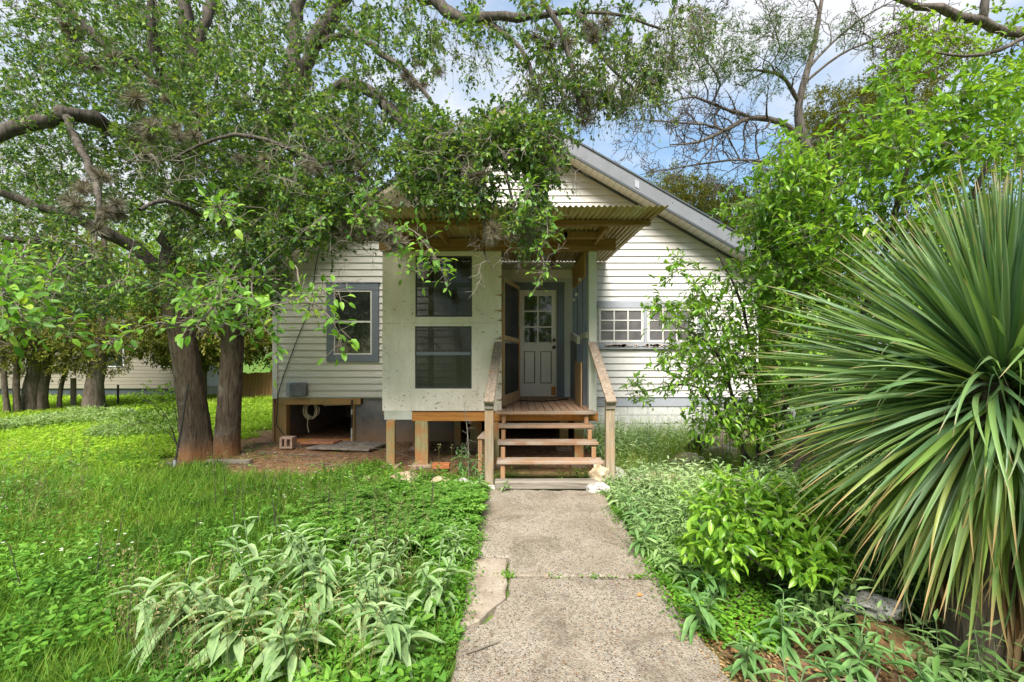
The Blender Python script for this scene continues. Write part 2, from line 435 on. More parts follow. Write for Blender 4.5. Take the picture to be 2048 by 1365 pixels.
def rock_mat(name, c1, c2, c3, sp=None):
    m, nt = new_mat(name)
    n = noise(nt, coords(nt), 7, 9, .65, .5)
    c = ramp(nt, n, [(.28, c1), (.5, c2), (.72, c3)])
    if sp:
        v = noise(nt, coords(nt), 48, 3, .6)
        c = mixc(nt, ramp(nt, v, [(.56, (0, 0, 0)), (.62, (1, 1, 1))]), c, sp)
    n2 = noise(nt, coords(nt), 22, 8, .7)
    return finish(m, nt, c, .95, .15, n2, .8, .02)
M_LIME = rock_mat('limestone', (.22, .14, .07), (.50, .40, .27), (.68, .62, .52))
M_LIMEW = rock_mat('white_pitted_limestone', (.20, .18, .16), (.52, .50, .46), (.72, .70, .66), (.08, .075, .07))
M_LIMEB = rock_mat('brown_limestone', (.09, .05, .022), (.22, .13, .06), (.46, .34, .19))

def bark_mat(name, c1, c2, soil=False, zs=1.0):
    m, nt = new_mat(name)
    g = noise(nt, coords(nt, (26, 26, 3.2 * zs)), 1.0, 7, .65, .8)
    c = ramp(nt, g, [(.32, c1), (.66, c2)])
    l = noise(nt, coords(nt), 4, 6, .6)
    c = mixc(nt, ramp(nt, l, [(.55, (0, 0, 0)), (.7, (.5, .5, .5))]), c, (.26, .24, .20))
    if soil:
        t = nd(nt, 'ShaderNodeTexCoord'); sx = nd(nt, 'ShaderNodeSeparateXYZ'); nt.links.new(t.outputs['Object'], sx.inputs[0])
        n2 = noise(nt, coords(nt), 3, 5)
        a = nd(nt, 'ShaderNodeMath', {1: .8}, operation='MULTIPLY_ADD'); nt.links.new(n2, a.inputs[0]); nt.links.new(sx.outputs[2], a.inputs[2])
        mr = nd(nt, 'ShaderNodeMapRange', {1: .85, 2: .42, 3: 0.0, 4: .75}); nt.links.new(a.outputs[0], mr.inputs[0])
        c = mixc(nt, mr.outputs[0], c, (.30, .14, .06))
    return finish(m, nt, c, .95, .1, g, .9, .03)
M_BARK = bark_mat('oak_bark', (.042, .030, .022), (.185, .142, .108), True)
M_BARK2 = bark_mat('branch_bark', (.035, .03, .025), (.145, .125, .105))
M_BARKC = bark_mat('cedar_bark', (.055, .042, .032), (.20, .16, .125))
M_BARKM = bark_mat('mesquite_bark', (.05, .042, .036), (.19, .165, .145))
M_TWIG = plain('twig_bark', (.17, .145, .115), .9, .1)
M_TWIGL = plain('pale_dead_twig', (.24, .215, .18), .9, .1)
M_MOSS = leaf_mat('ball_moss_grey', [(.10, .085, .07), (.20, .18, .15), (.27, .25, .21)], .15, .8, .1)

M_OAK = leaf_mat('oak_leaf', [(0.055, 0.115, 0.055), (0.075, 0.155, 0.055), (0.105, 0.205, 0.050), (0.145, 0.265, 0.048), (0.260, 0.360, 0.055)], .30, .42, .35)
M_OAKY = leaf_mat('young_oak_leaf', [(0.130, 0.300, 0.030), (0.180, 0.380, 0.040), (0.240, 0.440, 0.050), (0.340, 0.460, 0.070)], .42, .45, .3, per_object=True)
M_OAKY2 = leaf_mat('young_oak_leaf_mass', [(.07, .18, .025), (.11, .25, .03), (.16, .31, .04)], .42, .45, .3)
M_CEDAR = leaf_mat('cedar_spray', [(0.090, 0.115, 0.022), (0.135, 0.160, 0.028), (0.190, 0.210, 0.036), (0.230, 0.200, 0.050)], .22, .7, .15)
M_FARG = leaf_mat('far_green_leaf', [(0.110, 0.200, 0.028), (0.180, 0.320, 0.038), (0.260, 0.420, 0.050)], .42, .6, .2)
M_MESQ = leaf_mat('mesquite_leaf', [(.06, .12, .02), (.09, .16, .03)], .4, .6, .2)
M_BUSH = leaf_mat('honeysuckle_leaf_mass', [(0.090, 0.210, 0.028), (0.150, 0.310, 0.035), (0.210, 0.400, 0.045), (0.300, 0.480, 0.060)], .40, .30, .5)
M_BUSHO = leaf_mat('honeysuckle_leaf', [(0.100, 0.230, 0.025), (0.150, 0.320, 0.035), (0.210, 0.400, 0.040), (0.280, 0.460, 0.055)], .40, .30, .5, per_object=True)
M_YUC = leaf_mat('yucca_leaf', [(0.085, 0.175, 0.080), (0.125, 0.230, 0.090), (0.190, 0.310, 0.085), (0.160, 0.260, 0.140), (0.240, 0.340, 0.100)], .18, .38, .5, per_object=True,
                 tip=[(.90, (0, 0, 0)), (.95, (.85, .85, .85))], tcol=(.42, .30, .17), clump=False)
M_YUCL = leaf_mat('yellowing_yucca_leaf', [(0.130, 0.230, 0.060), (0.180, 0.300, 0.065), (0.240, 0.340, 0.070), (0.320, 0.350, 0.100)], .2, .42, .4, per_object=True,
                 tip=[(.78, (0, 0, 0)), (.90, (.9, .9, .9))], tcol=(.44, .28, .13), clump=False)
M_YUCS = leaf_mat('yucca_leaf_mass', [(0.080, 0.155, 0.065), (0.120, 0.210, 0.075), (0.180, 0.280, 0.080), (.20, .30, .065), (.26, .32, .08)], .18, .4, .45,
                  tip=[(.90, (0, 0, 0)), (.95, (.85, .85, .85))], tcol=(.42, .30, .17), clump=False)
M_DEAD = leaf_mat('dead_leaf', [(.20, .11, .045), (.34, .21, .10), (.46, .34, .20)], .2, .8, .1)
M_SILV = leaf_mat('silver_weed_leaf', [(0.190, 0.320, 0.130), (0.270, 0.400, 0.180), (0.350, 0.470, 0.250)], .30, .75, .12, per_object=True)
M_SILVD = leaf_mat('green_weed_leaf', [(0.110, 0.240, 0.070), (0.150, 0.300, 0.100), (0.210, 0.360, 0.140)], .32, .65, .15, per_object=True)
M_SILVM = leaf_mat('silver_weed_mass', [(0.120, 0.240, 0.060), (0.210, 0.350, 0.120), (0.310, 0.450, 0.200), (0.420, 0.530, 0.310)], .32, .7, .12)
M_FARW = leaf_mat('far_silver_weed', [(0.200, 0.320, 0.100), (0.300, 0.420, 0.180), (0.460, 0.520, 0.340)], .3, .8, .1)
M_GRASS = leaf_mat('lawn_grass_blade', [(0.190, 0.340, 0.030), (0.280, 0.460, 0.040), (0.380, 0.540, 0.060), (0.420, 0.440, 0.140)], .42, .65, .15)
M_TALL = leaf_mat('tall_grass_blade', [(0.075, 0.170, 0.022), (0.110, 0.240, 0.028), (0.180, 0.320, 0.035), (0.260, 0.330, 0.060), (0.360, 0.310, 0.130)], .40, .6, .2)
M_CLOV = leaf_mat('clover_leaf', [(0.060, 0.170, 0.018), (0.110, 0.270, 0.030), (0.190, 0.390, 0.045)], .40, .6, .2)
M_PARS = leaf_mat('parsley_weed_leaf', [(0.070, 0.190, 0.025), (0.120, 0.290, 0.040), (0.190, 0.380, 0.070), (0.260, 0.440, 0.100)], .40, .6, .2)
M_FLOW = leaf_mat('white_petal', [(.7, .7, .62), (.8, .8, .72)], .3, .7, .1, clump=False)
M_FLOWY = leaf_mat('honeysuckle_flower', [(.42, .46, .10), (.58, .56, .18)], .4, .6, .1, clump=False)
M_STEMG = plain('green_stem', (.12, .19, .08), .7)
M_STEMB = plain('dark_stem', (.06, .05, .04), .8)

def ground_mat():
    m, nt = new_mat('soil_and_grass_ground')
    n = noise(nt, coords(nt), 1.3, 8, .65); n2 = noise(nt, coords(nt), 9, 8, .7)
    soil = ramp(nt, n2, [(.3, (.10, .05, .025)), (.5, (.23, .125, .07)), (.72, (.38, .25, .155))])
    green = ramp(nt, n2, [(.3, (.04, .08, .012)), (.5, (.09, .17, .025)), (.75, (.19, .26, .05))])
    t = nd(nt, 'ShaderNodeTexCoord'); sx = nd(nt, 'ShaderNodeSeparateXYZ'); nt.links.new(t.outputs['Object'], sx.inputs[0])
    # bare earth in front of and under the house
    def rng_mask(out, a, b): 
        r = nd(nt, 'ShaderNodeMapRange', {1: a, 2: b, 3: 0.0, 4: 1.0}); nt.links.new(out, r.inputs[0]); return r.outputs[0]
    def mul(a, b):
        k = nd(nt, 'ShaderNodeMath', operation='MULTIPLY'); nt.links.new(a, k.inputs[0]); nt.links.new(b, k.inputs[1]); return k.outputs[0]
    wob = nd(nt, 'ShaderNodeMath', {1: 1.6, 2: -.8}, operation='MULTIPLY_ADD'); nt.links.new(n, wob.inputs[0])
    xx = nd(nt, 'ShaderNodeMath', operation='ADD'); nt.links.new(sx.outputs[0], xx.inputs[0]); nt.links.new(wob.outputs[0], xx.inputs[1])
    yy = nd(nt, 'ShaderNodeMath', operation='ADD'); nt.links.new(sx.outputs[1], yy.inputs[0]); nt.links.new(wob.outputs[0], yy.inputs[1])
    d = mul(mul(rng_mask(xx.outputs[0], -6.1, -5.2), rng_mask(xx.outputs[0], 1.9, 1.3)), rng_mask(yy.outputs[0], 6.0, 6.7))
    far = rng_mask(sx.outputs[1], 9.5, 8.6)
    e = mul(rng_mask(sx.outputs[0], 1.0, 1.3), rng_mask(sx.outputs[1], 4.2, 3.2))
    e2 = nd(nt, 'ShaderNodeMath', operation='MAXIMUM'); nt.links.new(d, e2.inputs[0]); nt.links.new(e, e2.inputs[1])
    mulch = ramp(nt, n2, [(.3, (.045, .026, .016)), (.5, (.12, .068, .04)), (.72, (.24, .155, .10))])
    c = mixc(nt, d, green, soil); c = mixc(nt, e, c, mulch)
    return finish(m, nt, c, .95, .1, n2, .8, .03)
M_GROUND = ground_mat()

def aggregate_mat():
    m, nt = new_mat('exposed_aggregate_concrete')
    co = coords(nt)
    wob = nd(nt, 'ShaderNodeTexNoise', {'Scale': 30}); nt.links.new(co, wob.inputs['Vector'])
    vm = mixc(nt, .012, co, wob.outputs[1])
    v = nd(nt, 'ShaderNodeTexVoronoi', {'Scale': 78}); nt.links.new(vm, v.inputs['Vector'])
    ve = nd(nt, 'ShaderNodeTexVoronoi', {'Scale': 78}, feature='DISTANCE_TO_EDGE'); nt.links.new(vm, ve.inputs['Vector'])
    sp = nd(nt, 'ShaderNodeSeparateColor'); nt.links.new(v.outputs['Color'], sp.inputs[0])
    peb = ramp(nt, sp.outputs[0], [(0, (.045, .042, .04)), (.25, (.14, .11, .085)), (.45, (.22, .13, .08)), (.6, (.28, .24, .19)), (.85, (.17, .155, .14)), (1, (.40, .34, .27))])
    edge = ramp(nt, ve.outputs[0], [(.06, (1, 1, 1)), (.16, (0, 0, 0))])
    big = noise(nt, co, 1.8, 6, .6)
    mort = ramp(nt, big, [(.3, (.27, .225, .17)), (.7, (.40, .355, .29))])
    pick = ramp(nt, sp.outputs[1], [(.22, (1, 1, 1)), (.28, (0, 0, 0))])
    em = nd(nt, 'ShaderNodeMath', operation='MAXIMUM'); nt.links.new(edge, em.inputs[0]); nt.links.new(pick, em.inputs[1])
    c = mixc(nt, em.outputs[0], peb, mort)
    # worn, filled patches
    w = noise(nt, co, 2.3, 7, .65)
    c = mixc(nt, ramp(nt, w, [(.5, (0, 0, 0)), (.68, (.55, .55, .55))]), c, (.33, .275, .21))
    stn = noise(nt, co, 2.1, 9, .72, 1.0)
    c = mixc(nt, ramp(nt, stn, [(.50, (0, 0, 0)), (.66, (.72, .72, .72))]), c, (.125, .098, .07))
    h = ramp(nt, ve.outputs[0], [(0, (0, 0, 0)), (.3, (1, 1, 1))])
    return finish(m, nt, c, .9, .2, h, .7, .006)
M_AGG = aggregate_mat()
M_FLAG = rock_mat('smooth_flagstone', (.20, .145, .105), (.34, .28, .22), (.42, .36, .30))

# ================================================================== THE SETTING: ground, path
def ground():
    n = 140
    u = np.linspace(-1, 1, n); xs = np.sign(u) * (np.abs(u) ** 3.2) * 420; 
    X, Y = np.meshgrid(xs, xs + 6.0, indexing='ij')
    d = np.sqrt(X ** 2 + (Y - 6) ** 2)
    Z = 0.02 * np.sin(X * 1.7 + .4) * np.sin(Y * 1.3) * (np.abs(X) > 1.6) + np.clip((d - 60) / 400, 0, 1) * 1.5
    V = np.stack([X, Y, Z - .012], -1).reshape(-1, 3)
    i = np.arange(n - 1); a = (i[:, None] * n + i[None]).ravel()
    F = np.stack([a, a + n, a + n + 1, a + 1], -1)
    obj('ground', np_mesh('ground', V, [F], smooth=True), M_GROUND, kind='structure')
ground()

path = bpy.data.objects.new('path', None); COL.objects.link(path); path['kind'] = 'structure'; _bases['path'] = (0, 0, 0)
def rough_poly(pts, amp=.02, step=.09):
    out = []
    for (a, b) in zip(pts, pts[1:] + pts[:1]):
        a = np.array(a, float); b = np.array(b, float); k = max(1, int(np.linalg.norm(b - a) / step))
        for j in range(k):
            out.append(a + (b - a) * j / k + rng.normal(size=2) * amp * (j > 0))
    return [tuple(p) for p in out]
MB().prism_z(rough_poly([(-.02, 3.40), (1.16, 3.37), (1.12, 5.45), (-.34, 5.52), (-.335, 3.72), (-.03, 3.70)], .013), -.05, .045).build('slab', M_AGG, path, .012)
MB().prism_z(rough_poly([(-.33, 1.2), (1.16, 1.2), (1.17, 2.3), (1.14, 3.33), (-.02, 3.36), (-.05, 3.06), (-.18, 2.80), (-.33, 2.70)], .013), -.05, .04).build('slab', M_AGG, path, .012)
MB().prism_z(rough_poly([(-.34, 3.69), (-.045, 3.67), (-.04, 3.10), (-.09, 3.03), (-.21, 2.83), (-.34, 2.74)], .01), -.05, .042).build('paving_stone', M_FLAG, path, .01)
MB().prism_z(rough_poly([(-.36, 5.55), (-.08, 5.56), (-.09, 5.68), (-.34, 5.68)], .012), -.05, .05).build('paving_stone', M_LIMEW, path, .01)

# ================================================================== HOUSE
HY = 8.70
house = thing('house', 'white clapboard house with gable, metal trimmed roof and patched front', 'house', (0, HY, 0))
def RZ(x): return 6.55 - .571 * (x + .1)       # top of the right rake
def LZ(x): return 6.55 + .68 * (x + .1)        # top of the left rake
WL, WR = -4.76, 4.89
poly = [(WL, .86), (WR, .86), (WR, RZ(WR) - .34), (-.1, 6.2), (WL, LZ(WL) - .2)]
wall = MB().prism_y(poly, HY, HY + .14).build('wall', M_TRIM, house)
OPEN = [(-3.60, -2.74, 1.70, 3.05), (.10, .92, .80, 3.04), (1.78, 3.80, 1.95, 2.70)]
EX = .134; z = .885; k = 0
boards = []
while z < 6.1:
    z1 = z + EX
    def lim(zz):
        l = max(WL + .085, -.1 - (6.37 - zz) / .68); r = min(WR - .08, -.1 + (6.22 - zz) / .571); return l, r
    l0, r0 = lim(z); l1, r1 = lim(z1)
    segs = [(l0, r0)]
    for (a, b, c, d) in OPEN:
        if c < (z + z1) / 2 < d:
            ns_ = []
            for (p, q) in segs:
                if b <= p or a >= q: ns_.append((p, q)); continue
                if a > p: ns_.append((p, a))
                if b < q: ns_.append((b, q))
            segs = ns_
    for (p, q) in segs:
        cuts = [p, q]
        if q - p > 4.2:
            cuts = [p, p + (q - p) * (.35 + .3 * rng.random()), q]
        for (u0, u1) in zip(cuts, cuts[1:]):
            t0 = u0 + (l1 - l0) if u0 == l0 else u0
            t1 = u1 + (r1 - r0) if u1 == r0 else u1
            if u1 - u0 < .06 or t1 - t0 < .02: continue
            u1g = u1 - .002; yo = HY - .0015 * rng.random()
            V = [(u0, yo - .033, z + .004), (u1g, yo - .033, z + .005), (t1 - .002, yo - .010, z1 + .004), (t0, yo - .010, z1 + .004),
                 (u0, yo - .013, z + .004), (u1g, yo - .013, z + .004), (t1 - .002, yo - .004, z1 + .004), (t0, yo - .004, z1 + .004)]
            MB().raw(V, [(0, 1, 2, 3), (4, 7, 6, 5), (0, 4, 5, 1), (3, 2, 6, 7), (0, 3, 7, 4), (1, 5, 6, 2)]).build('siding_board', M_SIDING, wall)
    z = z1; k += 1
MB().box(WL - .01, WL + .085, HY - .045, HY + .1, .86, LZ(WL) - .12).build('corner_trim', M_TRIM, wall)
MB().box(WR - .08, WR + .01, HY - .045, HY + .1, .30, RZ(WR) - .34).build('corner_trim', M_TRIM, wall)
# the rest of the shell
sh = MB(); sh.box(WL, WL + .12, HY + .14, 16, .86, 3.25); sh.box(WR - .12, WR, HY + .14, 16, .86, 3.35); sh.prism_y(poly, 16, 16.14)
sh.build('side_wall', M_TRIM, house)
# roof
roof = MB()
roof.prism_y([(-.1, 6.55), (5.45, RZ(5.45)), (5.45, RZ(5.45) - .07), (-.1, 6.48)], HY - .40, 16.4)
roof.prism_y([(-.1, 6.551), (-5.0, LZ(-5.0)), (-5.0, LZ(-5.0) - .07), (-.1, 6.481)], HY - .40, 16.4)
roofo = roof.build('roof', M_SHINGLE, house)
def rake(fn, xa, xb, top, bot, y0, y1, name, mat, bev=0):
    xs_ = np.linspace(xa, xb, 2)
    return MB().prism_y([(xs_[0], fn(xs_[0]) + top), (xs_[1], fn(xs_[1]) + top), (xs_[1], fn(xs_[1]) + bot), (xs_[0], fn(xs_[0]) + bot)], y0, y1).build(name, mat, roofo)
yF = HY - .44
rake(RZ, -.1, 5.45, -.022, -.29, yF, yF + .035, 'rake_fascia', M_FASCIA)
rake(RZ, -.1, 5.45, .012, -.022, yF - .02, yF + .035, 'drip_edge', M_DARK)
rake(RZ, -.1, 5.45, -.291, -.335, yF - .006, yF + .03, 'drip_edge', M_DARK)
rake(RZ, -.1, 5.45, -.30, -.318, yF + .031, HY - .005, 'soffit', M_SOFFIT)
rake(RZ, -.1, WR, -.319, -.365, HY - .055, HY - .03, 'frieze_strip', M_DARK)
M_FASCL0 = plain('soffit_groove', (.25, .23, .19), .8)
so = MB()
for i in range(46):                                   # vented soffit joints
    x = .2 + i * .112; so.beam((x, yF + .05, RZ(x) - .322), (x, HY - .06, RZ(x) - .322), .004, .005)
so.build('soffit_joint', M_FASCL0, roofo)
for i, x in enumerate((.55, 1.25, 2.35, 3.05, 3.6, 4.2)):
    MB().lathe((x, yF - .004, RZ(x) - .13), (0, -1, 0), [(.009, 0), (.008, .004), (0, .005)], 8).build('fascia_screw', M_DARK, roofo)
MB().raw([(2.33, yF - .012, RZ(2.33) - .10), (2.41, yF - .012, RZ(2.41) - .10), (2.41, yF - .012, RZ(2.41) - .24), (2.33, yF - .012, RZ(2.33) - .24),
          (2.33, yF - .001, RZ(2.33) - .10), (2.41, yF - .001, RZ(2.41) - .10), (2.41, yF - .001, RZ(2.41) - .24), (2.33, yF - .001, RZ(2.33) - .24)],
         [(0, 3, 2, 1), (0, 1, 5, 4), (1, 2, 6, 5), (2, 3, 7, 6), (3, 0, 4, 7)]).build('bracket', M_GREYL, roofo)
M_FASCL = paint_mat('dirty_wood_fascia', (.42, .36, .25), (.16, .14, .10), .8, .7, 3)
rake(LZ, -5.0, -.1, -.075, -.20, yF, yF + .035, 'rake_fascia', M_FASCL)
rake(LZ, -5.0, -.1, .012, -.074, yF - .02, yF + .03, 'drip_edge', M_SHINGLE)
rake(LZ, -5.0, -.1, -.16, -.18, yF + .036, HY - .005, 'soffit', M_SOFFIT)
MB().box(-5.0, WL, yF, 16.4, LZ(-5) - .12, LZ(-5) - .09).build('eave_soffit', M_SOFFIT, roofo)
# gable vent
vx, vz = .62, 5.42
vent = MB().box(vx - .15, vx + .15, HY - .05, HY - .031, vz - .22, vz + .22).build('gable_vent', M_DARK, house)
for s in (-1, 1): MB().box(vx + s * .135 - .015, vx + s * .135 + .015, HY - .068, HY - .048, vz - .235, vz + .235).build('vent_frame', M_TRIM, vent)
for i in range(7):
    zz = vz - .19 + i * .063
    MB().beam((vx - .118, HY - .06, zz), (vx + .118, HY - .06, zz), .03, .012, (0, -.6, 1)).build('louvre', M_TRIM, vent)

# left window
def casing(x0, x1, z0, z1, w, mat, parent, y0, y1, name='casing'):
    MB().box(x0, x1, y0, y1, z1 - w, z1).build(name, mat, parent, .004)
    MB().box(x0, x1, y0, y1, z0, z0 + w).build(name, mat, parent, .004)
    MB().box(x0, x0 + w, y0 + .002, y1, z0 + w, z1 - w).build(name, mat, parent, .004)
    MB().box(x1 - w, x1, y0 + .002, y1, z0 + w, z1 - w).build(name, mat, parent, .004)
win = MB().box(-3.68, -2.66, HY - .022, HY - .004, 1.60, 3.14).build('window', M_GREY, house)
casing(-3.69, -2.65, 1.59, 3.15, .135, M_GREY, win, HY - .058, HY - .02)
MB().box(-3.71, -2.63, HY - .07, HY - .02, 3.15, 3.175).build('head_cap', M_GREY, win)
casing(-3.55, -2.79, 1.73, 3.01, .03, M_TRIM, win, HY - .048, HY - .02, 'sash_frame')
MB().box(-3.52, -2.82, HY - .045, HY - .02, 2.37, 2.405).build('meeting_rail', M_TRIM, win)
MB().box(-3.52, -2.82, HY - .030, HY - .023, 2.405, 2.98).build('pane', M_GLASS, win)
MB().box(-3.52, -2.82, HY - .027, HY - .023, 1.76, 2.37).build('pane', M_GLASS, win)

# right band of casement windows
band = MB().box(1.72, 3.86, HY - .020, HY - .004, 1.90, 2.72).build('window', M_GREYL, house)
MB().box(1.69, 3.90, HY - .062, HY - .018, 2.66, 2.80).build('head_trim', M_GREYL, band, .004)
MB().box(1.69, 3.90, HY - .060, HY - .018, 1.87, 1.965).build('sill_board', M_GREYL, band, .004)
MB().box(1.65, 3.95, HY - .075, HY - .02, 1.845, 1.868).build('sill_lip', M_GREYL, band, .004)
rub = MB()
for i in range(60):
    x = rng.uniform(1.8, 3.2); s = rng.uniform(.012, .04)
    rub.box(x, x + s * 2.2, HY - .078, HY - .05, 1.875 + rng.uniform(0, .04), 1.88 + rng.uniform(.02, .07))
rub.build('peeling_chips', paint_mat('peeling_chips', (.55, .50, .45), (.25, .12, .07), .9, .8, 16), band, kind='stuff')
for (xa, xb) in ((1.72, 2.62), (2.69, 3.59)):
    casing(xa, xb, 1.972, 2.655, .05, M_TRIM, band, HY - .052, HY - .022, 'sash_frame')
    w3 = (xb - xa - .1 - .05) / 3
    for c in range(3):
        for r_ in range(3):
            hz = (2.655 - 1.972 - .1 - .05) / 3
            x = xa + .05 + c * (w3 + .025); zz = 2.022 + r_ * (hz + .025)
            MB().box(x, x + w3, HY - .036, HY - .030, zz, zz + hz).build('pane', M_GLASSD, band)
    for c in (1, 2):
        x = xa + .05 + c * w3 + (c - 1) * .025
        MB().box(x, x + .025, HY - .048, HY - .028, 2.022, 2.605).build('muntin', M_TRIM, band)
    for r_ in (1, 2):
        zz = 2.022 + r_ * hz + (r_ - 1) * .025
        MB().box(xa + .05, xb - .05, HY - .046, HY - .029, zz, zz + .025).build('muntin', M_TRIM, band)
MB().box(2.625, 2.685, HY - .056, HY - .02, 1.966, 2.659).build('mullion', M_GREYL, band)
MB().box(3.595, 3.68, HY - .054, HY - .02, 1.966, 2.659).build('mullion', M_TRIM, band)

# door
DX0, DX1, DZ0, DZ1 = .13, .89, .90, 3.02
door = MB().box(DX0, DX1, HY - .035, HY - .002, DZ0, DZ1).build('door', M_DOOR, house, .003)
MB().box(DX1 + .005, DX1 + .15, HY - .062, HY, .885, DZ1 + .15).build('casing', M_GREY, door, .004)
MB().box(DX0 - .15, DX0 - .005, HY - .062, HY, .885, DZ1 + .15).build('casing', M_GREY, door, .004)
MB().box(DX0 - .005, DX1 + .005, HY - .060, HY, DZ1 + .006, DZ1 + .15).build('casing', M_GREY, door, .004)
gx0, gx1, gz0, gz1 = .245, .785, 1.98, 2.90
for c in range(2):
    for r_ in range(3):
        w2 = (gx1 - gx0 - .025) / 2; h3 = (gz1 - gz0 - .05) / 3
        x = gx0 + c * (w2 + .025); zz = gz0 + r_ * (h3 + .025)
        MB().box(x, x + w2, HY - .039, HY - .033, zz, zz + h3).build('pane', M_GLASS, door)
MB().box((gx0 + gx1) / 2 - .0125, (gx0 + gx1) / 2 + .0125, HY - .046, HY - .034, gz0, gz1).build('muntin', M_DOOR, door)
for r_ in (1, 2):
    zz = gz0 + r_ * h3 + (r_ - 1) * .025
    MB().box(gx0, gx1, HY - .045, HY - .034, zz, zz + .025).build('muntin', M_DOOR, door)
casing(gx0 - .028, gx1 + .028, gz0 - .028, gz1 + .028, .027, M_DOOR, door, HY - .048, HY - .034, 'lite_frame')
for (xa, xb) in ((.235, .46), (.565, .79)):
    casing(xa, xb, 1.16, 1.80, .016, plain('door_panel_groove', (.22, .21, .19), .7), door, HY - .037, HY - .034, 'panel_groove')
    MB().box(xa + .016, xb - .016, HY - .042, HY - .034, 1.176, 1.784).build('raised_panel', M_DOOR, door, .006)
for zz in (2.02, 1.88):
    MB().lathe((.835, HY - .035, zz), (0, -1, 0), [(.036, 0), (.036, .006), (.014, .010), (.014, .035), (.030, .042), (.034, .055), (.026, .068), (0, .072)], 14).build('knob', M_BRONZE, door, smooth=True)
MB().box(.78, .87, HY - .0365, HY - .034, .92, 1.10).build('bare_wood_patch', M_RIM, door)
MB().box(DX0 - .1, DX1 + .1, HY - .16, HY - .005, .872, .90).build('threshold', M_DECK, house, .004)

# foundation and crawl opening
fnd = MB(); fnd.box(-2.98, -1.15, HY + .02, HY + .14, -.1, .86)

fo = fnd.build('foundation', M_STUCCO, house)
MB().box(1.3, WR, HY + .02, HY + .14, -.1, .84).build('skirting', M_WHITEPAINT, fo)
MB().box(1.3, WR - .08, HY - .012, HY + .018, .70, .87).build('skirting_cap', M_GREYL, fo)
for r_ in range(4):
    off = .2 if r_ % 2 else 0
    for c in range(10):
        x = 1.32 + off + c * .40
        if x + .39 > WR - .05: continue
        MB().box(x, x + .392, HY + .004 - .003 * rng.random(), HY + .0195, .02 + r_ * .168, .18 + r_ * .168).build('block', M_WHITEPAINT, fo, .004)
cf = MB().box(-4.70, -3.02, HY - .03, HY + .12, .735, .86).build('crawl_frame', M_FRAME, house, .004)
MB().box(-4.72, -4.50, HY - .028, HY + .12, -.05, .733).build('frame_post', M_FRAME, cf, .004)
MB().box(-4.76, -4.725, HY - .06, HY + .12, -.05, .855).build('frame_edge_board', M_STRING, cf)
MB().box(-3.20, -3.14, HY - .02, HY + .1, -.05, .733).build('frame_post', M_FRAME, cf, .003)
MB().box(-4.5, -3.2, HY - .03, HY + .1, -.04, .035).build('frame_sill', M_RIM, cf)
MB().box(-3.14, -2.98, HY + .015, HY + .14, -.1, .735).build('foundation_edge', M_STUCCO, cf)
MB().box(-4.74, -4.6, HY + .14, 12, -.05, .86).build('side_skirting', M_STUCCO, house)
MB().box(4.6, 4.74, HY + .15, 12, -.05, .86).build('side_skirting', M_STUCCO, house)
MB().box(-4.6, 4.7, 12, 12.1, -.05, .86).build('back_skirting', M_STUCCO, house)
MB().box(-4.6, 4.75, HY + .15, 12, .80, .858).build('floor_frame', M_RAFTER, house)

# ================================================================== PORCH
PY = 6.75
porch = thing('porch', 'screened plywood lean-to porch under a corrugated metal awning', 'porch', (0, PY, .4))
def holed(x0, x1, z0, z1, holes, y0, y1, ch):
    xs_ = sorted({x0, x1, *[v for h in holes for v in h[:2]]}); zs_ = sorted({z0, z1, *[v for h in holes for v in h[2:]]})
    solid = lambda i, j: 0 <= i < len(xs_) - 1 and 0 <= j < len(zs_) - 1 and not any(h[0] - 1e-6 <= xs_[i] and xs_[i + 1] <= h[1] + 1e-6 and h[2] - 1e-6 <= zs_[j] and zs_[j + 1] <= h[3] + 1e-6 for h in holes)
    m = MB()
    for i in range(len(xs_) - 1):
        for j in range(len(zs_) - 1):
            if not solid(i, j): continue
            a, b, c, d = xs_[i], xs_[i + 1], zs_[j], zs_[j + 1]
            m.raw([(a, y0, c), (b, y0, c), (b, y0, d), (a, y0, d), (a, y1, c), (b, y1, c), (b, y1, d), (a, y1, d)],
                  [(0, 1, 2, 3), (4, 7, 6, 5)] + ([] if solid(i, j - 1) else [(0, 4, 5, 1)]) + ([] if solid(i, j + 1) else [(3, 2, 6, 7)])
                  + ([] if solid(i - 1, j) else [(0, 3, 7, 4)]) + ([] if solid(i + 1, j) else [(1, 5, 6, 2)]))
    return m.build('plywood_panel', M_PLY, porch)
SX0, SX1 = -1.50, -.62
up = holed(-2.01, -.165, 2.235, 3.345, [(SX0, SX1, 2.33, 3.275)], PY, PY + .018, 'u')
lo = holed(-2.012, -.162, .872, 2.231, [(SX0 - .005, SX1 - .006, 1.215, 2.185)], PY - .002, PY + .017, 'l')
for pan, (a, b, c, d) in ((up, (SX0, SX1, 2.33, 3.275)), (lo, (SX0 - .005, SX1 - .006, 1.215, 2.185))):
    casing(a + .001, b - .001, c + .001, d - .001, .022, M_DARK, pan, PY + .003, PY + .03, 'screen_frame')
    MB().box(a + .02, b - .02, PY + .012, PY + .014, c + .02, d - .02).build('window_screen', M_SCREEN, pan)
MB().box(SX0 + .016, SX1 - .024, PY - .004, PY + .010, 1.735, 1.785).build('rail', M_GREY, porch)
MB().box(SX0 + .022, SX1 - .024, PY - .002, PY + .010, 2.79, 2.86).build('rail', M_DARK, porch)
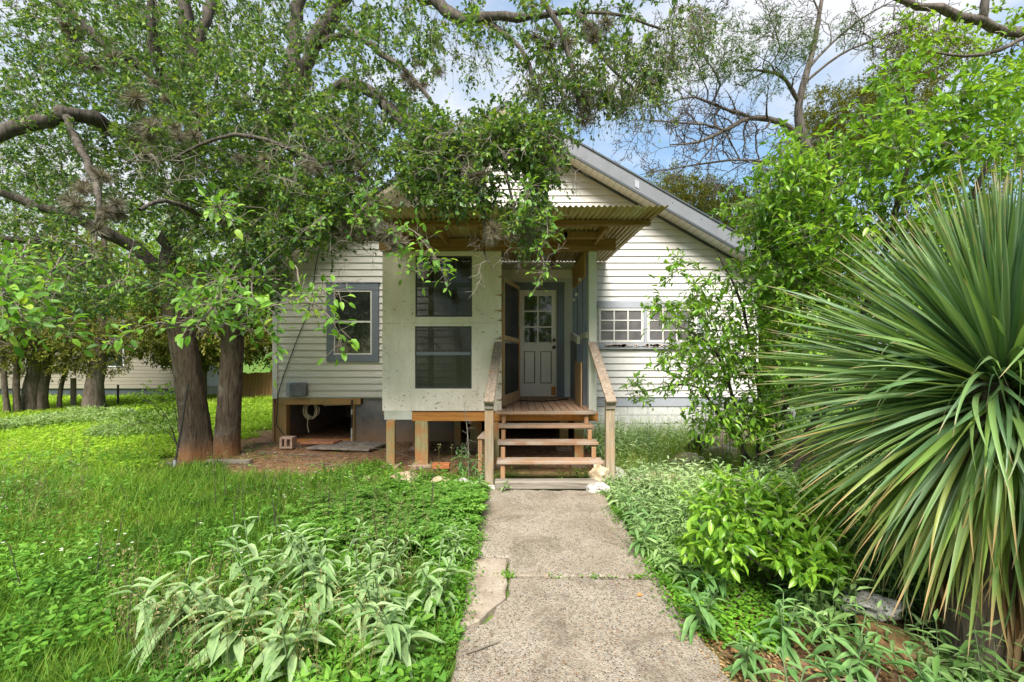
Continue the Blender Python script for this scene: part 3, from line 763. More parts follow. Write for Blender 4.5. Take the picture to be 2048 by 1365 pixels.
# chips and scratches on the plywood: thin raised flakes and dark gouges
ch = MB()
for i in range(150):
    m_ = rng.random()
    if m_ < .40: x, zz = -.175 - abs(rng.normal()) * .07, rng.uniform(.95, 2.1)          # torn edge at the doorway
    elif m_ < .70: x, zz = rng.uniform(-1.95, -.3), rng.uniform(.93, 1.17)
    elif m_ < .85: x, zz = rng.uniform(-1.98, -1.56), rng.uniform(1.0, 2.9)
    else: x, zz = rng.uniform(-.56, -.25), rng.uniform(1.0, 3.0)
    a = rng.normal(.1, .7); l_ = .015 + .05 * rng.random() ** 2.2 * (2.2 if rng.random() < .2 else 1); dx, dz = math.cos(a) * l_, math.sin(a) * l_; w_ = .0015 + .006 * rng.random() ** 2
    nx, nz = -math.sin(a) * w_, math.cos(a) * w_; yy = PY - .0052
    if x + dx > -.166 or x + dx < -2.0: continue
    ch.raw([(x, yy, zz), (x + dx * .5 - nx, yy, zz + dz * .5 - nz), (x + dx, yy, zz + dz), (x + dx * .6 + nx, yy, zz + dz * .6 + nz), (x + nx * .5, yy, zz + nz * .5)], ngons=[(0, 1, 2, 3, 4)])
ch.build('plywood_gouges', plain('gouge', (.09, .06, .035), .9), porch, kind='stuff')
nl_ = MB()
for x in (-1.97, -1.56, -1.16, -.76, -.54, -.21):
    for zz in np.arange(.92, 3.3, .30):
        if -1.5 < x < -.62 and not (zz < 1.2 or 2.19 < zz < 2.33): continue
        nl_.lathe((x + rng.normal() * .006, PY - .004, zz + rng.normal() * .02), (0, -1, 0), [(.007, 0), (.006, .002), (0, .0025)], 6)
nl_.build('nail_heads', M_IRON, porch, kind='stuff')
for i in range(9):                                    # torn splinters along the doorway edge
    zz = 1.0 + i * .24 + rng.uniform(-.06, .06)
    MB().raw([(-.166, PY - .003, zz), (-.162, PY - .02, zz + .035), (-.30 + rng.uniform(0, .1), PY - .0056, zz + .02)], tris=[(0, 1, 2)]).build('splinter', M_BROWNPLY, porch)
# posts, beam, rafters
MB().box(1.19, 1.31, PY - .02, PY + .10, .80, 3.345).build('corner_post', M_POST, porch, .006)
MB().box(-2.0, -1.91, PY + .02, PY + .11, .80, 3.345).build('corner_post', M_STUD, porch)
MB().box(-.265, -.175, PY + .02, PY + .11, .80, 3.345).build('door_post', M_POST, porch, .004)
MB().box(-2.05, 1.60, PY - .055, PY - .005, 3.352, 3.535).build('front_beam', M_BEAM, porch, .006)
MB().box(-2.05, 1.33, PY + .002, PY + .05, 3.35, 3.50).build('front_beam', M_BEAM, porch)
for x in (-1.6, -1.0, -.42, .18, .78, 1.27):
    MB().box(x - .022, x + .022, 5.86 if x not in (.78,) else 6.3, HY - .03, 3.43 - .0, 3.556).build('rafter', M_RAFTER, porch)
MB().box(-1.66, 1.84, 5.76, 5.855, 3.47, 3.535).build('purlin', M_BEAM, porch)
MB().box(.55, 1.35, 6.30, 6.40, 3.44, 3.53).build('blocking', M_RAFTER, porch)
MB().box(-1.9, 1.2, HY - .09, HY - .04, 3.24, 3.42).build('ledger', M_PLY, porch)
# corrugated sheets
def sheet(x0, x1, lift):
    pitch = .068; n = int((x1 - x0) / pitch * 10); xs_ = np.linspace(x0, x1, n); ys_ = np.linspace(5.2 + rng.uniform(-.03, .03), HY - .035, 7)
    Xg, Yg = np.meshgrid(xs_, ys_, indexing='ij')
    zb = 3.545 + lift + (Yg - 5.2) * .012 - .03 * np.clip(5.9 - Yg, 0, 1)
    Z = zb + .0125 * np.sin(2 * np.pi * Xg / pitch)
    V = np.concatenate([np.stack([Xg, Yg, Z], -1).reshape(-1, 3), np.stack([Xg, Yg, Z + .0016], -1).reshape(-1, 3)])
    m_ = len(ys_); i = np.arange(n - 1); j = np.arange(m_ - 1); a = (i[:, None] * m_ + j[None]).ravel()
    F = np.stack([a, a + m_, a + m_ + 1, a + 1], -1); o_ = n * m_
    F2 = F[:, ::-1] + o_; e = np.arange(n - 1) * m_; F3 = np.stack([e, e + o_, e + m_ + o_, e + m_], -1)
    return np_mesh('roof_sheet', V, [F, F2, F3], smooth=True)
xs0 = [-1.72, -1.06, -.40, .26, .92]
for i, x in enumerate(xs0):
    obj('roof_sheet', sheet(x, x + (.71 if i < 4 else .95), .003 * (i % 2)), M_AWN, porch)
# deck
for i in range(12):
    x = -.22 + i * .1235
    MB().box(x, x + .115, 6.62, HY - .03, .852, .888 + rng.uniform(-.002, .002)).build('deck_board', M_DECK, porch, .004)
MB().box(-1.98, -.23, PY + .03, HY - .03, .85, .886).build('deck_floor', M_DECK, porch)
MB().box(-.24, 1.27, 6.545, 6.617, .842, .889).build('deck_nosing', M_TREAD, porch, .005)
MB().box(-1.98, -1.55, PY - .012, PY + .03, .735, .868).build('rim_joist', M_POST, porch, .003)
MB().box(-1.548, 1.33, PY - .02, PY + .03, .715, .868 - .022).build('rim_joist', M_RIM, porch, .003)
MB().box(1.285, 1.33, PY + .032, HY - .04, .715, .85).build('rim_joist', M_RIM, porch)
for y in (7.3, 7.9, 8.5): MB().box(-1.97, 1.28, y, y + .04, .715, .848).build('floor_joist', M_RIM, porch)
# piers
for (x, y, w, h, zt) in ((-1.86, 6.70, .13, .10, .733), (-1.40, 6.78, .20, .12, .714), (-1.75, 8.0, .12, .12, .714), (-1.02, 8.2, .12, .12, .714),
                         (-.66, 8.0, .2, .15, .714), (-.27, 6.80, .14, .10, .714), (1.05, 6.84, .14, .1, .714), (.95, 8.0, .15, .15, .714)):
    p_ = MB().box(x - w / 2, x + w / 2, y - h / 2, y + h / 2, .0, zt).build('pier_post', M_PIER, porch, .006)
    MB().box(x - w / 2 - .06, x + w / 2 + .06, y - h / 2 - .05, y + h / 2 + .05, -.05, .045).build('pier_pad', M_CONC, p_, .01)
# right side wall of the porch
for y in (7.35, 7.95, 8.52):
    MB().box(1.20, 1.28, y, y + .09, .888, 3.42).build('stud', M_GREY, porch)
MB().box(1.18, 1.26, PY + .105, HY - .04, 2.02, 2.10).build('side_rail', M_POST, porch)
MB().beam((1.10, 7.2, 1.98), (1.14, 8.3, 2.10), .05, .12).build('side_rail', M_POST, porch)
MB().box(1.10, 1.118, 6.95, 7.62, .90, 1.62).build('loose_panel', M_BROWNPLY, porch)
MB().box(1.14, 1.155, 7.64, 8.5, .90, 2.0).build('side_panel', M_GREY, porch)
MB().box(1.165, 1.185, 6.98, 8.4, 3.0, 3.40).build('side_board', M_STUD, porch)
for (y, zz) in ((7.3, 2.98), (7.7, 2.78), (8.0, 2.72)):
    MB().box(1.12, 1.162, y, y + .05, zz, zz + .05).build('hook_block', M_POST, porch)
# left side wall, interior studs and brace
MB().box(-1.995, -1.98, PY + .115, HY - .04, .888, 1.75).build('side_panel', M_BROWNPLY, porch)
for y in (7.4, 8.0): MB().box(-1.99, -1.91, y, y + .09, 1.76, 3.42).build('stud', M_STUD, porch)
MB().beam((-.80, 7.0, .9), (-.98, 6.98, 3.4), .10, .05, (0, 1, 0)).build('brace', M_STUD, porch)
MB().box(-1.48, -1.40, 7.7, 7.79, .888, 3.42).build('stud', M_STUD, porch)
# open screen door
a = np.array([-.145, 6.93]); b = np.array([.135, 7.98]); dv = (b - a) / np.linalg.norm(b - a)
def dpt(t, z_): return (a[0] + dv[0] * t, a[1] + dv[1] * t, z_)
W_ = float(np.linalg.norm(b - a))
sd = MB().beam(dpt(0, 1.0), dpt(W_, 1.0), .03, .17).build('screen_door', M_BROWNPLY, porch, .003)
for t in (.03, W_ - .03): MB().beam(dpt(t, .915), dpt(t, 2.98), .055, .032, (dv[1], -dv[0], 0)).build('stile', M_PIER, sd)
MB().beam(dpt(.06, 2.95), dpt(W_ - .06, 2.95), .03, .06).build('top_rail', M_PIER, sd)
MB().beam(dpt(.06, 2.02), dpt(W_ - .06, 1.98), .03, .07).build('middle_rail', M_PIER, sd)
MB().beam(dpt(.06, 1.51), dpt(W_ - .06, 1.51), .004, .84).build('door_mesh', M_SCREEN, sd)
MB().beam(dpt(.06, 2.48), dpt(W_ - .06, 2.48), .004, .86).build('door_mesh', M_SCREEN, sd)
MB().beam(dpt(-.004, .95), dpt(-.004, 2.5), .05, .012, (dv[1], -dv[0], 0)).build('edge_strip', M_FRAME, sd)

# cable lying on the deck
tag(MB().tube([P(1000, 800, 8.2) * [1, 1, 0] + [0, 0, .90], (.1, 8.0, .90), (.3, 7.86, .90), (.55, 7.84, .90), (.8, 7.95, .90), (1.06, 8.2, .90)], .009, 6).build('black_cable', M_BLACK),
    'thin black cable curving across the porch boards before the door', 'cable')

# ================================================================== STEPS
steps = thing('front_steps', 'open wooden porch steps with grey weathered railings on both sides', 'steps', (.51, 6.0, 0))
TR = [(6.43, .695), (6.13, .510), (5.83, .315)]
for i, (y, zt) in enumerate(TR):
    MB().box(-.20 - .004 * i, 1.215 + .01 * i, y, y + .245, zt - .042, zt).build('tread', M_TREAD, steps, .006)
MB().box(-.225, 1.12, 5.56, 5.72, .02, .125).build('tread', M_SLEEPER, steps, .014)
for x in (-.155, 1.10):
    for i, (y, zt) in enumerate(TR):
        top = [.84, .653, .468][i]
        MB().box(x, x + .06, y + .07 + .1, y + .11 + .1, zt + .001, top).build('riser_block', M_STRING, steps, .003)
    MB().box(x, x + .06, 5.86, 5.90, .0, .272).build('riser_block', M_STRING, steps, .003)
for x, s in ((-.30, -1), (1.29, 1)):
    MB().raw([], []); pst = MB().box(x - .058, x + .058, 5.69, 5.79, -.05, 1.15).build('rail_post', M_RAILPOST, steps, .008)
    MB().box(x - .062, x + .062, 5.665, 5.688, 1.04, 1.12).build('post_block', M_SLEEPER, pst, .004)
    xt = -.205 if s < 0 else 1.235
    MB().beam((x, 5.62, 1.13), (xt, 6.73, 1.93), .135, .04).build('handrail', M_RAIL, steps, .006)
# little stool behind the left rail
st = thing('step_stool', 'small brown wooden stool under the porch beside left railing post', 'stool', (-.36, 6.5, 0))
MB().raw([(-.50, 6.25, .53), (-.30, 6.25, .53), (-.28, 6.62, .55), (-.44, 6.62, .55), (-.50, 6.25, .56), (-.30, 6.25, .56), (-.28, 6.62, .58), (-.44, 6.62, .58)],
         [(0, 1, 2, 3), (4, 7, 6, 5), (0, 4, 5, 1), (1, 5, 6, 2), (2, 6, 7, 3), (3, 7, 4, 0)]).build('seat', M_TREAD, st, .004)
for x, y in ((-.46, 6.29), (-.335, 6.29), (-.41, 6.56), (-.32, 6.56)):
    MB().box(x - .03, x + .03, y - .02, y + .02, 0, .529).build('leg', M_STRING, st)

# ================================================================== SMALL THINGS ROUND THE HOUSE
ub = thing('utility_box', 'weathered grey utility box fixed low on the siding', 'utility box', (-4.2, HY - .05, 1.0))
def rbox(x0, x1, y0, y1, z0, z1, r=.03):
    pts = []
    for cx, cz, a0 in ((x1 - r, z1 - r, 0), (x0 + r, z1 - r, 90), (x0 + r, z0 + r, 180), (x1 - r, z0 + r, 270)):
        for k in range(4):
            a = R(a0 + k * 30); pts.append((cx + r * math.cos(a), cz + r * math.sin(a)))
    return MB().prism_y(pts, y0, y1)
rbox(-4.38, -4.06, HY - .15, HY - .032, .905, 1.18, .05).build('box', M_GBOX, ub, .012)
rbox(-4.36, -4.10, HY - .165, HY - .152, .925, 1.16, .04).build('lid', M_GBOX, ub, .005)
rbox(-4.47, -4.39, HY - .09, HY - .032, .90, 1.18, .02).build('side_bracket', M_GREYL, ub)
tag(MB().tube([P(642, 485, HY - .05), P(632, 530, HY - .045), P(624, 590, HY - .045), P(614, 630, HY - .045), P(590, 690, HY - .045), P(566, 755, HY - .045), P(556, 790, HY - .05), P(553, 850, HY - .07), P(572, 876, HY - .05)], .008, 5).build('service_cable', M_BLACK),
    'black service cable running slantwise down the left siding', 'cable')
rope = MB()
for k in range(7):
    a = np.linspace(0, 2 * np.pi, 20); rx, rz = .11 + .012 * rng.normal(), .16 + .015 * rng.normal()
    rope.tube(np.stack([-4.08 + rx * np.cos(a) + .02 * rng.normal(), HY + .10 + .015 * k + 0 * a, .60 + rz * np.sin(a)], -1), .011, 6)
rope.tube([(-4.12, HY + .1, .46), (-4.13, HY + .08, .30), (-4.11, HY + .1, .16)], .010, 6)
tag(rope.build('rope_coil', M_ROPE, smooth=True), 'coil of pale rope hanging in the dark crawl space opening', 'rope')
tag(MB().beam((-3.85, HY + .2, .70), (-3.2, HY + .15, .73), .03, .03).build('plastic_pipe', M_PIPE), 'short pale pipe across the top of the crawl opening', 'pipe')
pole = thing('steel_pipe', 'thin two tone pipe standing upright beside the crawl opening', 'pipe', (-3.17, HY - .1, 0))
MB().tube([(-3.17, HY - .1, 0), (-3.165, HY - .1, .82)], .016, 8).build('tube', M_PIPE, pole)
MB().tube([(-3.167, HY - .1, .28), (-3.165, HY - .1, .55)], .0175, 8).build('band', M_BLACK, pole)
MB().tube([(-3.165, HY - .1, .66), (-3.165, HY - .1, .84)], .019, 8).build('collar', M_IRON, pole)
# concrete block with two cores
cb = MB()
for (x0, x1, z0, z1) in ((-4.25, -4.21, 0, .2), (-4.06, -4.02, 0, .2), (-4.16, -4.12, .03, .17), (-4.21, -4.06, 0, .03), (-4.21, -4.06, .17, .2)):
    cb.box(x0, x1, 7.95, 8.12, z0 + .02, z1 + .02)
tag(cb.build('concrete_block', M_CONC), 'pinkish hollow concrete block standing on bare earth', 'concrete block')
tag(MB().prism_z([(-3.75, 7.9), (-2.55, 7.75), (-2.35, 8.35), (-3.35, 8.5)], .02, .055).build('grey_slab', M_SLATE, None, .004), 'flat grey board lying on bare earth before the foundation', 'board')
tag(MB().prism_z([(-3.98, 8.15), (-3.35, 8.12), (-3.28, 8.42), (-3.85, 8.45)], .06, .095).build('red_tile', M_TILE, None, .004), 'flat reddish tile resting beside the grey board', 'tile')
# hollow orange brick
bk = MB(); 
bx0, by0 = P(866, 940, 6.55)[0], 6.45
bk.box(bx0, bx0 + .26, by0, by0 + .03, .05, .12); bk.box(bx0, bx0 + .26, by0 + .09, by0 + .12, .05, .12)
for i in range(5): bk.box(bx0 + i * .058, bx0 + i * .058 + .028, by0 + .03, by0 + .09, .05, .118)
tag(bk.build('hollow_brick', M_BRICK, None, .003), 'orange cored brick lying below the porch piers', 'brick')
bk = MB(); bk.box(0, .22, 0, .1, 0, .07)
ob = bk.build('orange_brick', M_BRICK, None, .006); ob.location = (1.42, 5.95, .02); ob.rotation_euler = (.2, .1, -.4); tag(ob, 'orange brick behind the right railing post', 'brick')
pr = thing('iron_bar', 'long dark iron bar leaning against the left oak trunk', 'bar', (-5.3, 6.85, 0))
MB().tube([P(350, 928, 6.8), P(362, 860, 6.85), P(376, 768, 6.95)], .016, 8).build('shaft', M_IRON, pr)
MB().tube([P(349, 936, 6.8), P(351, 920, 6.8)], .026, 8).build('tip', M_GREYL, pr)
tag(MB().beam(P(295, 932, 6.75) * [1, 1, 0] + [0, 0, .03], P(345, 925, 6.8) * [1, 1, 0] + [0, 0, .04], .05, .04).build('pale_stick', M_TWIGL), 'pale split stick lying in grass by the oak', 'stick')
tag(MB().box(-4.9, -4.2, 6.95, 7.05, .0, .05).build('grey_plank', M_SLEEPER), 'short weathered plank lying right of the oak trunk', 'plank')
# black pot on its side
pt = thing('plant_pot', 'black plastic plant pot tipped over in the weeds', 'pot', P(1392, 895, 6.9))
c0 = P(1376, 908, 6.9); ax_ = Vector((.55, -.25, .45)).normalized()
MB().lathe(c0, ax_, [(0, 0), (.11, 0), (.15, .30), (.165, .30), (.165, .335), (.15, .335), (.145, .30), (.105, .02), (0, .02)], 20).build('body', M_BLACKPL, pt, smooth=True)
# wire cage
cg = MB(); cc = P(1432, 900, 6.6)
for k in range(16):
    a = 2 * np.pi * k / 16; x, y = cc[0] + .20 * math.cos(a), cc[1] + .20 * math.sin(a)
    cg.tube([(x, y, .1), (x, y, .88)], .0035, 4)
for z_ in np.linspace(.12, .88, 9):
    a = np.linspace(0, 2 * np.pi, 17); cg.tube(np.stack([cc[0] + .2 * np.cos(a), cc[1] + .2 * np.sin(a), 0 * a + z_], -1), .0035, 4)
tag(cg.build('wire_cage', M_STEEL), 'grey wire mesh plant cage standing behind the border rocks', 'plant cage')

# ------------------------------------------------------------------ rocks
def rock(loc, size, mat, label, cat='rock', group=None, rz=0.0, seed=0, lay=False, name='rock'):
    r2 = np.random.default_rng(seed + 50)
    import bmesh
    bm = bmesh.new(); bmesh.ops.create_icosphere(bm, subdivisions=4, radius=1.0)
    nrm = unit(r2.normal(size=(14, 3))); off = r2.uniform(.50, .86, 14)
    fr = r2.uniform(1.5, 4, (6, 3)); ph = r2.uniform(0, 6, 6)
    for v in bm.verts:
        p = np.array(v.co)
        for n_, o_ in zip(nrm, off):
            d_ = p @ n_ - o_
            if d_ > 0: p = p - n_ * d_ * .9
        p = p * (1 + .035 * sum(math.sin(f @ p * 2.2 + q) for f, q in zip(fr, ph)) + r2.normal() * .02)
        q_ = Vector(p) * 1.7 + Vector((seed * 3.1, 0, 0))
        p = p * (1 + .17 * (mnoise.fractal(q_, .9, 2.1, 5) ) + .10 * mnoise.ridged_multi_fractal(q_ * 1.9, .9, 2.0, 4, .9, 1.8) - .10)
        v.co = p * np.array(size) * 1.35
    me = bpy.data.meshes.new(name); bm.to_mesh(me); bm.free(); me.materials.append(mat)
    me.polygons.foreach_set('use_smooth', np.ones(len(me.polygons), dtype=bool))
    o = bpy.data.objects.new(name, me); COL.objects.link(o); o.location = loc; o.rotation_euler = (r2.normal() * .1, r2.normal() * .1, rz)
    return tag(o, label, cat, group)
def G(px, py, z=0.0):
    """ground point seen at a pixel"""
    Y = (CZ - z) * FPX / (py - 705.0); return P(px, py, Y)
rock(G(1197, 957, .12), (.13, .12, .16), M_LIME, 'tan angular rock beside the right railing post', seed=1)
rock(G(1200, 980, .05), (.18, .11, .085), M_LIMEW, 'flat white pitted rock at the path corner', seed=2)
rock(G(1232, 950, .09), (.15, .10, .10), M_LIMEW, 'white pitted rock right of the tan angular rock', seed=3)
rock(G(1210, 940, .12), (.08, .1, .12), M_LIME, 'upright tan rock wedged behind the lowest step', seed=30)
rock(G(808, 958, .04), (.17, .13, .10), M_LIME, 'pale tan rock in grass below the porch post', seed=4)
rock(G(880, 972, .03), (.18, .12, .10), M_LIME, 'cream rock left of the steps in leafy weeds', seed=5)
rock(G(922, 970, .03), (.19, .12, .09), M_LIMEW, 'whitish rock nearest the left railing post', seed=6)
rock(G(735, 960, .03), (.06, .05, .05), M_LIME, 'small cream stone among grass by the bare earth', seed=7)
rock(G(1372, 930, .16), (.20, .15, .12), M_LIME, 'tan border rock beside the tipped black pot', seed=8, rz=.4)
rock(G(1470, 880, 0.27), (.40, .25, .22), M_LIME, 'long tan border rock behind the wire cage', seed=9, rz=.3)
rock(G(1445, 905, 0.24), (.22, .2, .15), M_LIME, 'tan border rock in front of the wire cage', seed=10)
rock(G(1540, 855, 0.30), (.35, .25, .22), M_LIME, 'large pale border rock nearest the house corner', seed=11)
rock(P(1563, 832, 7.6), (.2, .2, .16), M_LIMEW, 'bright white rock beyond the yucca tips', seed=12)
rock(G(1330, 958, 0.18), (.40, .14, .10), M_LIME, 'low tan edging rock half hidden in silvery weeds', seed=13)
rock(G(1785, 1285, .02), (.21, .16, .10), M_LIMEB, 'big brown rock at the foot of the yucca', seed=14, rz=-.2)
rock(G(1762, 1232, .15) + np.array([0, .10, .02]), (.17, .09, .055), M_LIMEW, 'white speckled rock on top of the big brown rock', seed=15, rz=-.15)
rock(G(1690, 1205, .08), (.07, .07, .09), M_LIMEW, 'rounded speckled rock at left of the big brown rock', seed=16)

# ================================================================== VEGETATION
def smooth_line(pts, r, step=.16):
    pts = np.asarray(pts, float); r = np.asarray(r, float); k = len(pts)
    e = np.concatenate([[2 * pts[0] - pts[1]], pts, [2 * pts[-1] - pts[-2]]]); out = []; ro = []
    for i in range(k - 1):
        p0, p1, p2, p3 = e[i], e[i + 1], e[i + 2], e[i + 3]; n = max(2, int(np.linalg.norm(p2 - p1) / step))
        for t in np.arange(n) / n:
            out.append(.5 * (2 * p1 + (p2 - p0) * t + (2 * p0 - 5 * p1 + 4 * p2 - p3) * t * t + (3 * p1 - p0 - 3 * p2 + p3) * t ** 3)); ro.append(r[i] + (r[i + 1] - r[i]) * t)
    out.append(pts[-1]); ro.append(r[-1]); return np.array(out), np.array(ro)

class Skel:
    def __init__(s, cap=60000):
        s.p = np.zeros((cap, 3)); s.r = np.zeros(cap); s.n = 0; s.limbs = []; s.twigs = []
    def add(s, pts, r):
        k = len(pts); s.p[s.n:s.n + k] = pts; s.r[s.n:s.n + k] = r; s.n += k
    def limb(s, pts, r, wob=.03, step=.16, keep=True):
        P_, R_ = smooth_line(pts, np.asarray(r) * .8, step)
        P_[1:-1] += rng.normal(size=(len(P_) - 2, 3)) * wob * np.minimum(1, R_[1:-1, None] * 9); R_ = R_ * (1 + .10 * rng.normal(size=len(R_)))
        s.add(P_, R_)
        if keep: s.limbs.append((P_, R_))
        return P_, R_
    def grow(s, T, rk=.012, r_end=.0035, sag=.12, arch=.15, wobble=.12):
        d0 = np.array([np.min(np.sum((s.p[:s.n] - t) ** 2, 1)) for t in T]); dirs = np.zeros_like(T)
        for j in np.argsort(d0):
            t = T[j]; dd = np.sum((s.p[:s.n] - t) ** 2, 1); i = int(np.argmin(dd)); a = s.p[i].copy(); ln = math.sqrt(dd[i])
            n = int(np.clip(ln / .14, 2, 9)); u = np.linspace(0, 1, n + 1)[:, None]
            wob = np.cumsum(rng.normal(size=(n + 1, 3)) * wobble * ln / n, 0); wob -= wob[0]; wob -= u * wob[-1]
            q = a + (t - a) * u + wob * .9; q[:, 2] += (arch * ln * np.sin(np.pi * u[:, 0]) - 0)
            r0 = min(.7 * s.r[i], rk * (.35 + ln)); r0 = max(r0, r_end * 1.1)
            rr = r0 + (r_end - r0) * u[:, 0]
            s.twigs.append((q, rr)); s.add(q[1:], rr[1:]); dirs[j] = q[-1] - q[-2]
        return unit(dirs)

def regions(spec):
    """spec rows: (px, py, rx, ry, near, far, count) -> points through an ellipsoidal volume"""
    out = []
    for (cx, cy, rx, ry, a, b, n) in spec:
        q = rdir(n) * rng.random(n)[:, None] ** .38
        Y = (a + b) / 2 + q[:, 1] * (b - a) / 2
        out.append(np.stack([(cx + q[:, 0] * rx - 1024) * Y / FPX, Y, CZ - (cy + q[:, 2] * ry - 705) * Y / FPX], -1))
    return np.concatenate(out)
def blobs(spec):
    """spec rows: (x, y, z, rx, ry, rz, count)"""
    out = []
    for (x, y, z, a, b, c, n) in spec:
        q = rdir(n) * rng.random(n)[:, None] ** .4
        out.append(np.array([x, y, z]) + q * [a, b, c])
    return np.concatenate(out)

def sprays(C, D, k, ln, leaves, leaf_l, aspect, sag=.25, spread=.9, jit=.5, up=.8):
    """k twigs at every cluster centre with leaves along them; returns twig ends and leaf arrays"""
    n = len(C); A = np.repeat(C, k, 0) + rng.normal(size=(n * k, 3)) * .02
    d = unit(np.repeat(D, k, 0) + rdir(n * k) * spread); d[:, 2] -= sag; d = unit(d)
    l = ln * rng.uniform(.5, 1.25, n * k); B = A + d * l[:, None]; B[:, 2] -= sag * .3 * l
    m = n * k
    t = rng.uniform(.15, 1.02, (m, leaves)); pos = A[:, None] + (B - A)[:, None] * t[..., None]
    ld = unit(d[:, None] * .7 + rdir(m * leaves).reshape(m, leaves, 3) * .95)
    nr = rdir(m * leaves).reshape(m, leaves, 3) * jit + np.array([0, 0, up])
    ll = leaf_l * rng.uniform(.6, 1.25, (m, leaves))
    return A, B, pos.reshape(-1, 3), ld.reshape(-1, 3), nr.reshape(-1, 3), ll.reshape(-1), (ll * aspect).reshape(-1)

def foliage(name, mat, pos, d, nr, ll, ww, parent, tmpl=LEAF2, tint=None, **props):
    V, F, ix, al = scatter(tmpl, pos, d, nr, ll, ww)
    tt = (rng.random(len(pos)) if tint is None else tint)[ix]
    me = np_mesh(name, V, [F], {'tint': tt, 'along': al})
    return obj(name, me, mat, parent, **props)

def leaf_variants(name, tmpl, mat, aspect, n=3):
    out = []
    for i in range(n):
        V, F = tmpl; V = V.copy(); V[:, 1] *= aspect * (1 + .15 * (i - 1)); V[:, 2] += -(.10 + .12 * i) * V[:, 0] ** 2
        me = np_mesh(name, V, [F], {'along': V[:, 0]}, smooth=False); me.materials.append(mat); out.append(me)
    return out
def leaf_objs(name, meshes, pos, d, nr, ll, parent):
    d = unit(d); s_ = unit(np.cross(nr, d)); w = np.cross(d, s_)
    b = Matrix.Translation(-Vector(parent_loc(parent)))
    for i in range(len(pos)):
        o = bpy.data.objects.new(name, meshes[i % len(meshes)]); COL.objects.link(o)
        o.parent = parent; o.matrix_parent_inverse = b
        l = ll[i]
        o.matrix_basis = Matrix(((d[i, 0] * l, s_[i, 0] * l, w[i, 0] * l, pos[i, 0]), (d[i, 1] * l, s_[i, 1] * l, w[i, 1] * l, pos[i, 1]),
                                 (d[i, 2] * l, s_[i, 2] * l, w[i, 2] * l, pos[i, 2]), (0, 0, 0, 1)))

def skel_objs(sk, root, bark, twig, tname='branches', minr=.02, sides=(10, 5, 3)):
    V = []
    if sk.limbs:
        V, Q = tube_np(sk.limbs, sides[0]); obj('limbs', np_mesh('limbs', V, [Q], smooth=True), bark, root)
    V = []; b = 0; Qs = []
    for grp, n in (([t for t in sk.twigs if t[1][0] > minr], sides[1]), ([t for t in sk.twigs if t[1][0] <= minr], sides[2])):
        if grp:
            v, q = tube_np(grp, n); V.append(v); Qs.append(q + b); b += len(v)
    if V: obj(tname, np_mesh(tname, np.concatenate(V), [np.concatenate(Qs)], smooth=True), twig, root, kind='stuff')

def trunk_mesh(pts, r, flare=1.0, sides=44, step=.05, ridge=.05, seed=0):
    """a furrowed trunk: tube with real ridges and a flared foot"""
    r2 = np.random.default_rng(seed); P_, R_ = smooth_line(pts, r, step); t, u, v = frames(P_)
    # keep the frame steady
    u = np.tile([1.0, 0, 0], (len(P_), 1)); v = unit(np.cross(t, u)); u = np.cross(v, t)
    a = 2 * np.pi * np.arange(sides) / sides
    h = np.cumsum(np.r_[0, np.linalg.norm(np.diff(P_, axis=0), axis=1)])
    ph = r2.uniform(0, 6.28, 12); fr = r2.integers(5, 17, 12); wv = r2.uniform(.6, 3.0, 12)
    rid = sum(np.abs(np.sin(.5 * fr[i] * a[None] + ph[i] + np.sin(h[:, None] * wv[i]) * 1.2)) for i in range(12)) / 12 - .6
    lum = sum(np.sin(r2.integers(1, 4) * a[None] + r2.uniform(0, 6) + h[:, None] * r2.uniform(.5, 2)) for i in range(4)) / 4
    rad = R_[:, None] * (1 + ridge * 2.2 * rid + .05 * lum) + r2.normal(size=(len(P_), sides)) * .003
    rad *= 1 + flare * np.exp(-h / .22)[:, None] * (.28 + .22 * np.sin(3 * a[None] + ph[0]) + .12 * np.sin(5 * a[None] + ph[1]))
    V = P_[:, None] + (u[:, None] * np.cos(a)[None, :, None] + v[:, None] * np.sin(a)[None, :, None]) * rad[..., None]
    n = sides; k0 = np.arange(n); k1 = (k0 + 1) % n; base = (np.arange(len(P_) - 1) * n)[:, None]
    Q = np.stack([base + k0, base + k1, base + n + k1, base + n + k0], -1).reshape(-1, 4)
    return np_mesh('trunk', V.reshape(-1, 3), [Q], smooth=True), P_, R_

def moss_ball(C, r, n=240):
    d = rdir(n); d[:, 2] *= .8
    pos = C + d * r * .15; 
    return pos, d, rdir(n), r * rng.uniform(.7, 1.35, n), np.full(n, .055) * r

# ------------------------------------------------------------------ the big oak with two trunks
oak = thing('oak_tree', 'big live oak with two furrowed trunks whose limbs overhang the house front', 'tree', (-5.1, 7.4, 0))
sk = Skel()
def L3(rows): return [P(a, b, c) for a, b, c in rows]
def g0(px, py, Y): p = P(px, py, Y); p[2] = -.06; return p
A_pts = [g0(396, 915, 7.35)] + L3([(390, 850, 7.3), (378, 760, 7.2), (363, 665, 7.1), (347, 590, 7.0), (338, 540, 6.95)])
B_pts = [g0(452, 908, 7.55)] + L3([(457, 840, 7.5), (463, 740, 7.5), (468, 640, 7.45), (478, 560, 7.35), (497, 470, 7.25), (522, 370, 7.15), (552, 262, 7.0)])
meA, pa, ra = trunk_mesh(A_pts, [.235, .215, .195, .185, .175, .165], .55, seed=3)
meB, pb, rb = trunk_mesh(B_pts, [.20, .185, .17, .165, .165, .16, .155, .15], .5, seed=8)
ta = obj('trunk', meA, M_BARK, oak); tb = obj('trunk', meB, M_BARK, oak)
sk.add(pa, ra); sk.add(pb, rb)
